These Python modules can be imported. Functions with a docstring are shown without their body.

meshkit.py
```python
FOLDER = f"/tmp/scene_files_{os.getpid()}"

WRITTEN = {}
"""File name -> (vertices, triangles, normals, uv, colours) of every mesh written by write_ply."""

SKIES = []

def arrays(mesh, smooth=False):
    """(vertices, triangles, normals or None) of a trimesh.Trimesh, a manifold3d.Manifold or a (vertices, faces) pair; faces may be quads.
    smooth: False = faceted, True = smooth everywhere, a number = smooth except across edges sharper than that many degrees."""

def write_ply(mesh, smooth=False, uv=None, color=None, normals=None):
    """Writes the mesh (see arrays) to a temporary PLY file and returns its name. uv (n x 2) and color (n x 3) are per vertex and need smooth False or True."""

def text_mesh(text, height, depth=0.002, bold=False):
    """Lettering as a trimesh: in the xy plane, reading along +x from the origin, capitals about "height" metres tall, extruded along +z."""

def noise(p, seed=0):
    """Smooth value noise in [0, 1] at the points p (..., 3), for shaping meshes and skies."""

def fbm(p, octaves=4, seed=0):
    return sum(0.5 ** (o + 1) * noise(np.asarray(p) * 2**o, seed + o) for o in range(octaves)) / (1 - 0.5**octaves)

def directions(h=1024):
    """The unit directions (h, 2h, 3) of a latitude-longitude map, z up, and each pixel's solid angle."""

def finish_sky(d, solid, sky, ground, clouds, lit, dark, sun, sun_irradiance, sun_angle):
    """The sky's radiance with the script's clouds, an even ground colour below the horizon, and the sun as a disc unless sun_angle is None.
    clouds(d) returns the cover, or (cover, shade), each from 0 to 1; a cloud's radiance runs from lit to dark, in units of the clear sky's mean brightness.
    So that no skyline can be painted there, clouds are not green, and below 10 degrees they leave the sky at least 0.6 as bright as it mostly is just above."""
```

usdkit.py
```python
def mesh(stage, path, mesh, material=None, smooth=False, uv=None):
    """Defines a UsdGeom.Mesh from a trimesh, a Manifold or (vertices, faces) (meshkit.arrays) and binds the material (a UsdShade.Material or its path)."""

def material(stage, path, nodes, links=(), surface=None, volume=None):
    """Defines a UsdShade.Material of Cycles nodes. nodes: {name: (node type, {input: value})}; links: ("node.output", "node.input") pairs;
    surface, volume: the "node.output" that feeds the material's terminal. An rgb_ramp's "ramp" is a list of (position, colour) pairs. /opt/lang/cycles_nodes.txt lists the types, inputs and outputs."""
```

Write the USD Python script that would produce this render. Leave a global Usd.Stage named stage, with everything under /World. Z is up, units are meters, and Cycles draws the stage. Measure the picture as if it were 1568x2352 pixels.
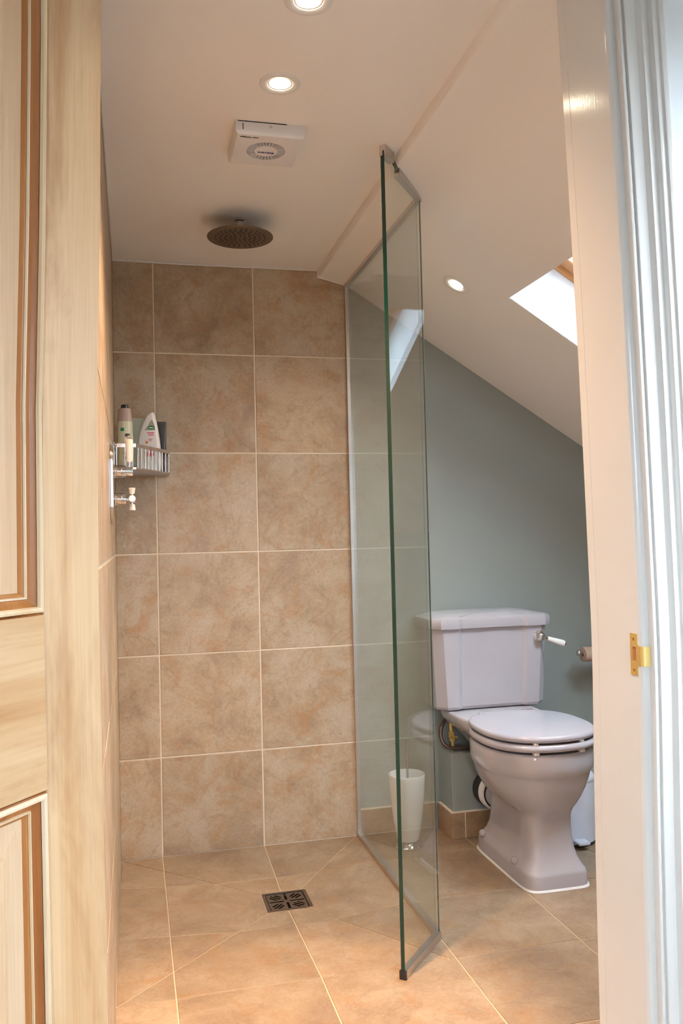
import math
import numpy as np
import trimesh
import manifold3d as m3
from shapely.geometry import Polygon, Point, box as sbox, LineString
from shapely.ops import split as shsplit
from shapely import affinity
from pxr import Usd, UsdGeom, UsdLux, UsdShade, Gf, Sdf, Vt
import usdkit
import meshkit

stage = Usd.Stage.CreateInMemory()
UsdGeom.SetStageUpAxis(stage, UsdGeom.Tokens.z)
UsdGeom.SetStageMetersPerUnit(stage, 1.0)
UsdGeom.Xform.Define(stage, '/World')
UsdGeom.Scope.Define(stage, '/World/Looks')
rng = np.random.default_rng(7)

# ------------------------------------------------------------------ camera, sky, exposure
FPX, YAW, PITCH, ROLL = 1969.881, 0.238873, 0.0304503, -0.0237723
EYE = np.array([-0.0789132, -2.9154782, 1.0320653])
fw = np.array([math.sin(YAW) * math.cos(PITCH), math.cos(YAW) * math.cos(PITCH), math.sin(PITCH)])
rt = np.array([math.cos(YAW), -math.sin(YAW), 0.0])
up = np.cross(rt, fw)
rt, up = math.cos(ROLL) * rt + math.sin(ROLL) * up, math.cos(ROLL) * up - math.sin(ROLL) * rt
cam = UsdGeom.Camera.Define(stage, '/World/camera')
M = Gf.Matrix4d(*[float(v) for r in (list(rt) + [0], list(up) + [0], list(-fw) + [0], list(EYE) + [1]) for v in r])
cam.AddTransformOp().Set(M)
cam.CreateHorizontalApertureAttr(36.0)
cam.CreateVerticalApertureAttr(54.0)
cam.CreateFocalLengthAttr(36.0 * FPX / 1568.0)
cam.CreateClippingRangeAttr(Gf.Vec2f(0.02, 100.0))
cam.CreateExposureAttr(0.42)

# an even overcast sky: bright overhead, half as bright at the horizon, dark ground below
SKY_POWER = 16.0
sky = UsdLux.DomeLight.Define(stage, '/World/sky')
sky.CreateColorAttr(Gf.Vec3f(1.0, 1.0, 1.0))
sky.CreateIntensityAttr(1.0)
_sky = usdkit.material(stage, '/World/Looks/overcast_sky', {
    'tc': ('texture_coordinate', {}), 'sx': ('separate_xyz', {}),
    'r': ('rgb_ramp', {'ramp': [(0.0, (0.05, 0.05, 0.045)), (0.49, (0.06, 0.06, 0.055)), (0.51, (0.36, 0.43, 0.50)), (0.75, (0.54, 0.65, 0.76)), (1.0, (0.71, 0.86, 1.0))]}),
    'm': ('math', {'math_type': 'multiply_add', 'value2': 0.5, 'value3': 0.5}),
    'b': ('background_shader', {'strength': SKY_POWER})},
    [('tc.generated', 'sx.vector'), ('sx.z', 'm.value1'), ('m.value', 'r.fac'), ('r.color', 'b.color')], surface='b.background')
UsdShade.MaterialBindingAPI.Apply(sky.GetPrim()).Bind(_sky)

LAMP_COLOR = (1.0, 0.69, 0.43)
LAMP_BEAM, LAMP_SPILL, BEAM_CONE = 7800.0, 3000.0, 19.0     # radiance of a downlight's disc: its tight beam and its wide spill
LAMP_GLOW = 30.0

# ------------------------------------------------------------------ helpers
used = {}


def numbered(path):
    n = used.get(path, 0)
    used[path] = n + 1
    return path if n == 0 else '%s_%03d' % (path, n)


BASE = {}


def tag(prim, label=None, category=None, group=None, kind=None):
    for k, v in (('label', label), ('category', category), ('group', group), ('kind', kind)):
        if v:
            prim.SetCustomDataByKey(k, v)
    return prim


def thing(name, base=(0, 0, 0), label=None, category=None, group=None, kind=None):
    p = numbered('/World/' + name)
    x = UsdGeom.Xform.Define(stage, p)
    x.AddTranslateOp().Set(Gf.Vec3d(*map(float, base)))
    BASE[p] = np.array(base, float)
    return tag(x.GetPrim(), label, category, group, kind)


def part(name, mesh, mat, parent, smooth=False, label=None, kind=None):
    """one Mesh prim under a thing or part; the mesh is in world coordinates"""
    pp = str(parent.GetPath())
    b = BASE[pp]
    p = numbered(pp + '/' + name)
    BASE[p] = b
    v, f = vf(mesh)
    m = usdkit.mesh(stage, p, (v - b, f), MAT[mat], smooth)
    return tag(m.GetPrim(), label, kind=kind)


def solo(name, mesh, mat, smooth=False, label=None, category=None, group=None, kind=None):
    v, f = vf(mesh)
    p = numbered('/World/' + name)
    m = usdkit.mesh(stage, p, (v, f), MAT[mat], smooth)
    BASE[p] = np.zeros(3)
    return tag(m.GetPrim(), label, category, group, kind)


def vf(mesh):
    if hasattr(mesh, 'to_mesh'):
        q = mesh.to_mesh()
        return np.asarray(q.vert_properties[:, :3], float), np.asarray(q.tri_verts, int)
    if isinstance(mesh, tuple):
        v, f = np.asarray(mesh[0], float), np.asarray(mesh[1], int)
        if f.shape[1] == 4:
            f = np.vstack([f[:, [0, 1, 2]], f[:, [0, 2, 3]]])
        return v, f
    return np.asarray(mesh.vertices, float), np.asarray(mesh.faces, int)


def cat(*ms):
    V, F, o = [], [], 0
    for m in ms:
        v, f = vf(m)
        V.append(v); F.append(f + o); o += len(v)
    return np.vstack(V), np.vstack(F)


def hull(pts):
    return vf(m3.Manifold.hull_points(np.asarray(pts, np.float32)))


def cbox(lo, hi, c=0.0):
    """box with chamfered edges"""
    lo, hi = np.minimum(lo, hi).astype(float), np.maximum(lo, hi).astype(float)
    c = min(c, 0.45 * float((hi - lo).min()))
    P = []
    for s in np.ndindex(2, 2, 2):
        q = np.where(np.array(s) == 0, lo, hi)
        d = np.where(np.array(s) == 0, 1, -1) * c
        if c <= 0:
            P.append(q)
        else:
            for k in range(3):
                e = d.copy(); e[k] = 0
                P.append(q + e)
    return hull(P)


def xf(mesh, R=None, t=(0, 0, 0)):
    v, f = vf(mesh)
    if R is not None:
        v = v @ np.asarray(R, float).T
    return v + np.asarray(t, float), f


def frame(z, x=(1, 0, 0)):
    """rotation whose third column is z"""
    z = np.asarray(z, float); z /= np.linalg.norm(z)
    x = np.asarray(x, float)
    if abs(x @ z) > 0.95:
        x = np.array([0, 1, 0.0])
    x = x - (x @ z) * z; x /= np.linalg.norm(x)
    return np.stack([x, np.cross(z, x), z], 1)


def lathe(prof, n=40, close=False):
    """prof: (r, z) from bottom to top; ends with r=0 are closed"""
    prof = np.asarray(prof, float)
    a = np.arange(n) / n * 2 * np.pi
    V, F, rows = [], [], []
    for r, z in prof:
        if r < 1e-7:
            rows.append([len(V)]); V.append((0, 0, z))
        else:
            rows.append(list(range(len(V), len(V) + n)))
            V += [(r * np.cos(t), r * np.sin(t), z) for t in a]
    if close:
        rows.append(rows[0])
    for A, B in zip(rows[:-1], rows[1:]):
        for i in range(n):
            j = (i + 1) % n
            if len(A) == 1 and len(B) == 1:
                continue
            if len(A) == 1:
                F.append((A[0], B[j], B[i]))
            elif len(B) == 1:
                F.append((A[i], A[j], B[0]))
            else:
                F += [(A[i], A[j], B[j]), (A[i], B[j], B[i])]
    return np.array(V, float), np.array(F, int)


def loft(rings, cap=True):
    """rings: list of (n,3) rings, all n alike, counter-clockwise seen from the last ring's side"""
    n = len(rings[0])
    V = np.vstack(rings)
    F = []
    for k in range(len(rings) - 1):
        for i in range(n):
            j = (i + 1) % n
            a, b, c, d = k * n + i, k * n + j, (k + 1) * n + j, (k + 1) * n + i
            F += [(a, b, c), (a, c, d)]
    if cap:
        c0, c1 = len(V), len(V) + 1
        V = np.vstack([V, rings[0].mean(0), rings[-1].mean(0)])
        o = (len(rings) - 1) * n
        for i in range(n):
            j = (i + 1) % n
            F += [(c0, j, i), (c1, o + i, o + j)]
    return V, np.array(F, int)


def tube(path, r, n=12, caps=True):
    path = np.asarray(path, float)
    rr = np.full(len(path), r, float) if np.ndim(r) == 0 else np.asarray(r, float)
    T = np.gradient(path, axis=0); T /= np.linalg.norm(T, axis=1, keepdims=True)
    x = np.array([0, 0, 1.0]) if abs(T[0][2]) < 0.9 else np.array([1.0, 0, 0])
    a = np.arange(n) / n * 2 * np.pi
    rings = []
    for p, t, q in zip(path, T, rr):
        x = x - (x @ t) * t; x /= np.linalg.norm(x)
        y = np.cross(t, x)
        rings.append(p + q * (np.cos(a)[:, None] * x + np.sin(a)[:, None] * y))
    return loft(rings, caps)


def spline(pts, n=40):
    from scipy.interpolate import CubicSpline
    pts = np.asarray(pts, float)
    d = np.r_[0, np.cumsum(np.linalg.norm(np.diff(pts, axis=0), axis=1))]
    return CubicSpline(d, pts)(np.linspace(0, d[-1], n))


def sphere(c, r, s=(1, 1, 1), sub=3):
    m = trimesh.creation.icosphere(subdivisions=sub, radius=r)
    return np.asarray(m.vertices) * np.asarray(s) + np.asarray(c), np.asarray(m.faces)


def extrude(poly, h):
    return vf(trimesh.creation.extrude_polygon(poly, h, engine='earcut'))


def superring(cx, cy, hw, yf, yb, z, n=56, e=2.5, eb=None):
    """superellipse ring with half width hw from yf (front, smaller) to yb"""
    t = np.arange(n) / n * 2 * np.pi
    c, s = np.cos(t), np.sin(t)
    ym, hl = (yf + yb) / 2, (yb - yf) / 2
    ee = np.where(s > 0, eb or e, e)
    x = np.sign(c) * abs(c) ** (2 / ee) * hw + cx
    y = np.sign(s) * abs(s) ** (2 / ee) * hl + ym
    return np.stack([x, y, np.full(n, z)], 1)


# ------------------------------------------------------------------ materials
MAT = {}


def mat(name, nodes, links=(), surface='p.BSDF', volume=None):
    MAT[name] = usdkit.material(stage, '/World/Looks/' + name, nodes, links, surface, volume)
    return MAT[name]


def simple(name, color, rough=0.5, metal=0.0, spec=0.5, coat=0.0, **kw):
    mat(name, {'p': ('principled_bsdf', dict(base_color=color, roughness=rough, metallic=metal, specular_ior_level=spec, coat_weight=coat, **kw))})


def lin(r, g, b):
    c = np.array([r, g, b]) / 255.0
    return tuple(np.where(c <= 0.04045, c / 12.92, ((c + 0.055) / 1.055) ** 2.4))


def tile_material(name, dark, mid, light, rust, rough0=0.3, rough1=0.5, bump=0.5):
    mat(name, {
        'g': ('geometry', {}), 'o': ('object_info', {}),
        'off': ('vector_math', {'math_type': 'scale', 'vector1': (13.1, 7.7, 5.3), 'scale': 1.0}),
        'sum': ('vector_math', {'math_type': 'add'}),
        'n1': ('noise_texture', {'scale': 6.5, 'detail': 8.0, 'roughness': 0.66, 'distortion': 0.35}),
        'n2': ('noise_texture', {'scale': 9.0, 'detail': 5.0, 'roughness': 0.6, 'distortion': 1.2}),
        'n3': ('noise_texture', {'scale': 120.0, 'detail': 3.0, 'roughness': 0.7}),
        'r1': ('rgb_ramp', {'ramp': [(0.3, dark), (0.48, mid), (0.62, light), (0.75, light)]}),
        'r2': ('rgb_ramp', {'ramp': [(0.50, (0, 0, 0)), (0.76, (0.75, 0.75, 0.75))]}),
        'r3': ('rgb_ramp', {'ramp': [(0.3, (0.86, 0.85, 0.84)), (0.7, (1.06, 1.06, 1.06))]}),
        'm1': ('mix', {'mix_type': 'mix', 'color2': rust}),
        'm2': ('mix', {'mix_type': 'multiply', 'fac': 1.0}),
        'nv': ('noise_texture', {'scale': 3.2, 'detail': 5.0, 'roughness': 0.55, 'distortion': 1.8}),
        'va': ('math', {'math_type': 'subtract', 'value2': 0.5}), 'vb': ('math', {'math_type': 'absolute'}),
        'rv': ('rgb_ramp', {'ramp': [(0.0, (0.76, 0.73, 0.70)), (0.008, (0.93, 0.92, 0.91)), (0.03, (1, 1, 1))]}),
        'm4': ('mix', {'mix_type': 'multiply', 'fac': 0.6}),
        'tone': ('math', {'math_type': 'multiply_add', 'value2': 0.16, 'value3': 0.92}),
        'm3': ('vector_math', {'math_type': 'scale'}),
        'b1': ('noise_texture', {'scale': 8.0, 'detail': 5.0, 'roughness': 0.5, 'distortion': 0.8}),
        'bp': ('bump', {'strength': bump, 'distance': 0.004}),
        'rr': ('math', {'math_type': 'multiply_add', 'value2': rough1 - rough0, 'value3': rough0}),
        'p': ('principled_bsdf', {'specular_ior_level': 0.45}),
    }, [('o.random', 'off.scale'), ('g.position', 'sum.vector1'), ('off.vector', 'sum.vector2'),
        ('sum.vector', 'n1.vector'), ('sum.vector', 'n2.vector'), ('sum.vector', 'n3.vector'), ('sum.vector', 'b1.vector'),
        ('n1.fac', 'r1.fac'), ('n2.fac', 'r2.fac'), ('n3.fac', 'r3.fac'),
        ('r2.color', 'm1.fac'), ('r1.color', 'm1.color1'), ('m1.color', 'm2.color1'), ('r3.color', 'm2.color2'),
        ('sum.vector', 'nv.vector'), ('nv.fac', 'va.value1'), ('va.value', 'vb.value1'), ('vb.value', 'rv.fac'), ('m2.color', 'm4.color1'), ('rv.color', 'm4.color2'),
        ('o.random', 'tone.value1'), ('m4.color', 'm3.vector1'), ('tone.value', 'm3.scale'), ('m3.vector', 'p.base_color'),
        ('b1.fac', 'bp.height'), ('bp.normal', 'p.normal'), ('n1.fac', 'rr.value1'), ('rr.value', 'p.roughness')])


tile_material('wall_tile', lin(164, 140, 118), lin(184, 161, 134), lin(193, 175, 154), lin(180, 136, 94), bump=0.7)
tile_material('floor_tile', lin(136, 113, 94), lin(153, 129, 105), lin(164, 142, 119), lin(154, 116, 80), 0.28, 0.45, bump=0.35)
tile_material('skirting_tile', lin(150, 122, 96), lin(172, 140, 110), lin(186, 156, 126), lin(164, 120, 82), bump=0.4)


def paint(name, color, rough, bump=0.03, scale=220.0, dist=0.001, **kw):
    mat(name, {'g': ('geometry', {}), 'n': ('noise_texture', {'scale': scale, 'detail': 3.0}),
               'b': ('bump', {'strength': bump, 'distance': dist}),
               'p': ('principled_bsdf', dict(base_color=color, roughness=rough, **kw))},
        [('g.position', 'n.vector'), ('n.fac', 'b.height'), ('b.normal', 'p.normal')])


paint('grout', lin(226, 212, 194), 0.8, 0.3, 400.0)
paint('floor_grout', lin(196, 172, 144), 0.8, 0.3, 400.0)
paint('ceiling_paint', lin(238, 233, 228), 0.75, 0.05, 150.0)
paint('white_wall_paint', lin(236, 238, 240), 0.7, 0.05, 150.0)
paint('green_paint', lin(150, 156, 151), 0.55, 0.05, 200.0)
paint('reveal_paint', lin(222, 225, 228), 0.6, 0.02)
paint('sealant', lin(222, 219, 217), 0.5, 0.2, 90.0)
paint('hall_carpet', lin(170, 160, 146), 0.95, 0.6, 600.0)
# glossy brushed-on paint: faint vertical brush marks
mat('gloss_paint', {'g': ('geometry', {}), 'mp': ('mapping', {'scale': (420.0, 420.0, 5.0)}),
                    'n': ('noise_texture', {'scale': 1.0, 'detail': 3.0}), 'b': ('bump', {'strength': 0.16, 'distance': 0.0006}),
                    'p': ('principled_bsdf', {'base_color': lin(212, 206, 200), 'roughness': 0.13, 'specular_ior_level': 0.55})},
    [('g.position', 'mp.vector'), ('mp.vector', 'n.vector'), ('n.fac', 'b.height'), ('b.normal', 'p.normal')])

simple('porcelain', lin(178, 172, 176), 0.08, spec=0.6, coat=0.4)
simple('seat_white', lin(176, 171, 178), 0.12, spec=0.55, coat=0.3)
simple('white_plastic', lin(226, 224, 222), 0.32)
simple('vent_plastic', lin(224, 222, 224), 0.28)
simple('lever_ceramic', lin(244, 240, 236), 0.1, coat=0.3)
simple('tan_ceramic', lin(240, 226, 214), 0.15, coat=0.3)
simple('chrome', lin(214, 214, 216), 0.07, metal=1.0)
simple('brushed_steel', lin(214, 208, 204), 0.30, metal=1.0)
simple('dark_steel', lin(132, 120, 112), 0.3, metal=1.0)
simple('brass', lin(236, 204, 130), 0.36, metal=0.85)
simple('dark_hole', (0.006, 0.005, 0.005), 0.8)
simple('black_rubber', (0.012, 0.012, 0.014), 0.45)
simple('black_plastic', (0.02, 0.02, 0.022), 0.25)
simple('charcoal_plastic', lin(70, 68, 72), 0.3)
simple('cream_plastic', lin(222, 220, 192), 0.3)
simple('mauve_plastic', lin(190, 168, 158), 0.4)
simple('pale_green_plastic', lin(206, 218, 204), 0.35)
simple('bottle_white', lin(240, 238, 238), 0.25)
simple('silver_label', lin(190, 194, 200), 0.25, metal=0.6)
simple('green_print', lin(40, 136, 70), 0.4)
simple('teal_print', lin(40, 150, 120), 0.4)
simple('maroon_print', lin(72, 44, 56), 0.4)
simple('pink_print', lin(226, 120, 146), 0.4)
simple('orange_print', lin(226, 140, 60), 0.4)
simple('white_print', lin(235, 235, 235), 0.4)
simple('blue_print', lin(62, 56, 120), 0.4)
simple('black_print', lin(40, 32, 30), 0.5)
simple('cardboard', lin(196, 168, 148), 0.85)
simple('braided_steel', lin(120, 104, 98), 0.35, metal=0.9)
simple('roof_wood', lin(196, 142, 92), 0.35)
simple('bin_enamel', lin(214, 214, 224), 0.35)
simple('bare_wood', lin(170, 108, 64), 0.8)
simple('red_print', lin(120, 40, 48), 0.4)
simple('screw_brass', lin(200, 150, 74), 0.3, metal=1.0)
simple('glass_edge', (0.004, 0.034, 0.025), 0.08, spec=0.5, coat=0.25)


def pine(name, light, mid, dark, stain, ang=0.0, along='z', rough=0.38, stain_at=(0.62, 0.8)):
    sc = (17.0, 17.0, 1.3) if along == 'z' else (1.3, 17.0, 17.0)
    sf = (240.0, 240.0, 6.0) if along == 'z' else (6.0, 240.0, 240.0)
    sb = (7.0, 7.0, 2.2) if along == 'z' else (2.2, 7.0, 7.0)
    mat(name, {'g': ('geometry', {}), 'o': ('object_info', {}),
               'off': ('vector_math', {'math_type': 'scale', 'vector1': (3.1, 4.7, 9.3), 'scale': 1.0}),
               'sum': ('vector_math', {'math_type': 'add'}),
               'ro': ('vector_rotate', {'rotate_type': 'z_axis', 'angle': ang}),
               'ma': ('mapping', {'scale': sc}), 'mf': ('mapping', {'scale': sf}), 'mb': ('mapping', {'scale': sb}),
               'na': ('noise_texture', {'scale': 1.0, 'detail': 4.0, 'distortion': 0.6}),
               'nf': ('noise_texture', {'scale': 1.0, 'detail': 3.0}),
               'nb': ('noise_texture', {'scale': 1.0, 'detail': 5.0, 'roughness': 0.65, 'distortion': 0.5}),
               'ra': ('rgb_ramp', {'ramp': [(0.25, dark), (0.42, mid), (0.6, light), (0.8, light)]}),
               'rf': ('rgb_ramp', {'ramp': [(0.3, (0.93, 0.915, 0.90)), (0.65, (1.02, 1.02, 1.02))]}),
               'rb': ('rgb_ramp', {'ramp': [(stain_at[0], (0, 0, 0)), (stain_at[1], (0.7, 0.7, 0.7))]}),
               'm1': ('mix', {'mix_type': 'mix', 'color2': stain}), 'm2': ('mix', {'mix_type': 'multiply', 'fac': 1.0}),
               'b': ('bump', {'strength': 0.12, 'distance': 0.0008}),
               'p': ('principled_bsdf', {'roughness': rough, 'specular_ior_level': 0.4})},
        [('g.position', 'sum.vector1'), ('o.random', 'off.scale'), ('off.vector', 'sum.vector2'), ('sum.vector', 'ro.vector'),
         ('ro.vector', 'ma.vector'), ('ro.vector', 'mf.vector'), ('ro.vector', 'mb.vector'),
         ('ma.vector', 'na.vector'), ('mf.vector', 'nf.vector'), ('mb.vector', 'nb.vector'),
         ('na.fac', 'ra.fac'), ('nf.fac', 'rf.fac'), ('nb.fac', 'rb.fac'),
         ('rb.color', 'm1.fac'), ('ra.color', 'm1.color1'), ('m1.color', 'm2.color1'), ('rf.color', 'm2.color2'),
         ('m2.color', 'p.base_color'), ('nf.fac', 'b.height'), ('b.normal', 'p.normal')])


DOOR_ANG = math.radians(36.0)
ROT = -(math.pi / 2 - DOOR_ANG)
pine('pine_upright', lin(212, 176, 136), lin(202, 160, 116), lin(182, 134, 88), lin(150, 98, 54), stain_at=(0.48, 0.70))
pine('pine_across', lin(212, 176, 136), lin(198, 156, 112), lin(174, 126, 80), lin(150, 98, 54), ROT, 'x', stain_at=(0.54, 0.76))
pine('pine_panel', lin(220, 188, 154), lin(212, 176, 140), lin(200, 160, 120), lin(170, 122, 78), stain_at=(0.68, 0.9))
pine('pine_stained', lin(180, 118, 64), lin(158, 94, 46), lin(132, 72, 32), lin(98, 50, 22), rough=0.3)
pine('pine_bead', lin(228, 204, 174), lin(216, 186, 148), lin(200, 162, 120), lin(190, 140, 96), stain_at=(0.7, 0.95))


# clear toughened glass seen as two faces: see-through with a mirror part that grows at a slant (the same from both sides)
def pane_material(name, tint):
    mat(name, {'lw': ('layer_weight', {'blend': 0.5}),
               'pw': ('math', {'math_type': 'power', 'value2': 5.0}),
               'fr': ('math', {'math_type': 'multiply_add', 'value2': 0.92, 'value3': 0.04}),
               't': ('transparent_bsdf', {'color': tint}), 'gl': ('glossy_bsdf', {'color': (0.93, 0.98, 1.0), 'roughness': 0.0}),
               'mx': ('mix_closure', {})},
        [('lw.facing', 'pw.value1'), ('pw.value', 'fr.value1'), ('fr.value', 'mx.fac'), ('t.BSDF', 'mx.closure1'), ('gl.BSDF', 'mx.closure2')],
        surface='mx.closure')


pane_material('screen_glass', (0.95, 0.968, 0.958))
pane_material('window_glass', (0.98, 0.99, 0.99))
mat('lamp_glow', {'e': ('emission', {'color': (1.0, 0.86, 0.62), 'strength': LAMP_GLOW})}, surface='e.emission')

# ------------------------------------------------------------------ the room's measures
S = 0.336            # tile pitch
G = 0.0024           # half a joint on the walls
GF = 0.0018          # and on the floor
XL, XG = -0.133, 0.665
H = 1.974
ROWS = [0.322, 0.658, 0.994, 1.330, 1.666]
YROW = [-0.2348, -0.5702, -0.9050, -1.2405, -1.576, -1.9]
Y_IN, Y_HALL = -1.722, -1.86      # the doorway wall's two faces
X_R = 2.05                        # right end of the room
Z_STEP, X_STEP = 1.950, 0.566
Z_CR = 1.927
SL = -0.632                       # slope of the sloping ceiling
SLN = np.array([-SL, 0, 1.0]); SLN /= np.linalg.norm(SLN)      # its outward normal


def slope_z(x):
    return Z_CR + SL * (x - XG)


DRAIN, DIP = np.array([0.343, -0.392]), 0.030
Y_WET = YROW[2]
WET = [(XL, Y_WET), (0.655, Y_WET), (0.655, 0.0), (XL, 0.0)]


def floor_z(x, y):
    if not (XL - 1e-6 <= x <= 0.655 + 1e-6 and Y_WET - 1e-6 <= y <= 1e-6):
        return 0.0
    u = (0.655 - x) / (0.655 - DRAIN[0]) if x > DRAIN[0] else (x - XL) / (DRAIN[0] - XL)
    w = (0 - y) / (0 - DRAIN[1]) if y > DRAIN[1] else (y - Y_WET) / (DRAIN[1] - Y_WET)
    return -DIP * min(max(min(u, w), 0), 1)


def prism(poly, fr, top, bottom, ch=0.0012):
    """a flat piece: polygon in the plane of fr = (origin, ex, ey, n); top/bottom are heights along n (top may be a function)"""
    o, ex, ey, n = [np.asarray(a, float) for a in fr]
    poly = poly.simplify(0.0004)
    if poly.is_empty or poly.area < 2e-5:
        return None
    parts = list(getattr(poly, 'geoms', [poly]))
    out = []
    for g in parts:
        g = g.buffer(0)
        if g.is_empty or g.area < 2e-5:
            continue
        ins = g.buffer(-ch, join_style=2)
        if ins.is_empty or ins.geom_type != 'Polygon':
            ins = g
        v, f = vf(trimesh.creation.extrude_polygon(g, 1.0, engine='earcut'))
        tz = np.array([top(a, b) if callable(top) else top for a, b in v[:, :2]])
        z = np.where(v[:, 2] > 0.5, tz - ch, bottom if not callable(bottom) else 0)
        if callable(bottom):
            z = np.where(v[:, 2] > 0.5, tz - ch, np.array([bottom(a, b) for a, b in v[:, :2]]))
        out.append((np.stack([v[:, 0], v[:, 1], z], 1), f))
        if ch > 0 and ins is not g:
            # the chamfered crown: a ring from the outline to the inset outline, and its cap
            A = np.array(g.exterior.coords)[:-1]; B = np.array(ins.exterior.coords)[:-1]
            if len(A) == len(B) and not g.interiors:
                k = int(np.argmin(((B - A[0]) ** 2).sum(1)))
                B = np.roll(B, -k, axis=0)
                za = np.array([top(a, b) if callable(top) else top for a, b in A]) - ch
                zb = np.array([top(a, b) if callable(top) else top for a, b in B])
                m = len(A)
                V = np.vstack([np.c_[A, za], np.c_[B, zb]])
                F = []
                cw = not g.exterior.is_ccw
                for i in range(m):
                    j = (i + 1) % m
                    q = [(i, j, m + j), (i, m + j, m + i)]
                    F += [t[::-1] for t in q] if cw else q
                vt, ft = trimesh.creation.triangulate_polygon(ins, engine='earcut')
                zt = np.array([top(a, b) if callable(top) else top for a, b in vt])
                tri = np.asarray(ft)
                a2 = vt[tri]
                ar = np.cross(a2[:, 1] - a2[:, 0], a2[:, 2] - a2[:, 0])
                tri = np.where((ar < 0)[:, None], tri[:, ::-1], tri)
                out += [(V, np.array(F)), (np.c_[vt, zt], tri)]
    if not out:
        return None
    v, f = cat(*out)
    if np.dot(np.cross(ex, ey), n) < 0:
        f = f[:, ::-1]
    return o + v[:, :1] * ex + v[:, 1:2] * ey + v[:, 2:3] * n, f


# ------------------------------------------------------------------ floor
floor = thing('floor', (0, 0, 0), 'beige stone-effect tiled floor with a shower area sloping to a drain', 'floor', kind='structure')
FR = ((0, 0, 0), (1, 0, 0), (0, 1, 0), (0, 0, 1))
region = sbox(XL, Y_HALL + 0.04, X_R, 0.0)
drain_hole = sbox(DRAIN[0] - 0.0665, DRAIN[1] - 0.0665, DRAIN[0] + 0.0665, DRAIN[1] + 0.0665)
wet = Polygon(WET)
pieces = []
c4 = [tuple(DRAIN)] + WET
wedges = [Polygon([DRAIN, WET[i], WET[(i + 1) % 4]]) for i in range(4)]
dry = region.difference(wet)
# mortar bed
bed = []
for g in wedges:
    b = prism(g.difference(drain_hole), FR, lambda x, y: floor_z(x, y) - 0.0016, -0.06, 0)
    if b: bed.append(b)
bed.append(prism(dry, FR, -0.0016, -0.06, 0))
part('grout_bed', cat(*bed), 'floor_grout', floor)
xs = [-0.336, 0.0] + [S * k for k in range(1, 8)]
ys = [0.0] + YROW
for i in range(len(xs) - 1):
    for j in range(len(ys) - 1):
        cell = sbox(xs[i] + GF, ys[j + 1] + GF, xs[i + 1] - GF, ys[j] - (GF if j else 0.001)).intersection(region)
        if cell.is_empty or cell.area < 1e-4:
            continue
        w = wet.intersection(cell)
        for g in [cell.difference(wet.buffer(1e-6))] + ([q.buffer(-0.0017, join_style=2).intersection(w) for q in wedges] if not w.is_empty else []):
            if not w.is_empty:
                g = g.difference(drain_hole.buffer(0.001, join_style=2))
            for q in getattr(g, 'geoms', [g]):
                if q.geom_type != 'Polygon' or q.area < 1.2e-4:
                    continue
                lift = float(rng.uniform(-0.0002, 0.0003))
                t = prism(q, FR, lambda x, y, l=lift: floor_z(x, y) + l, lambda x, y: floor_z(x, y) - 0.009, 0.0008)
                if t: part('floor_tile', t, 'floor_tile', floor)
hall_floor = solo('floor', cbox((-1.3, -4.1, -0.06), (1.02, Y_HALL + 0.04, -0.001)), 'hall_carpet', kind='structure',
                  label='pale carpet of the landing outside the bathroom', category='floor')

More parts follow.
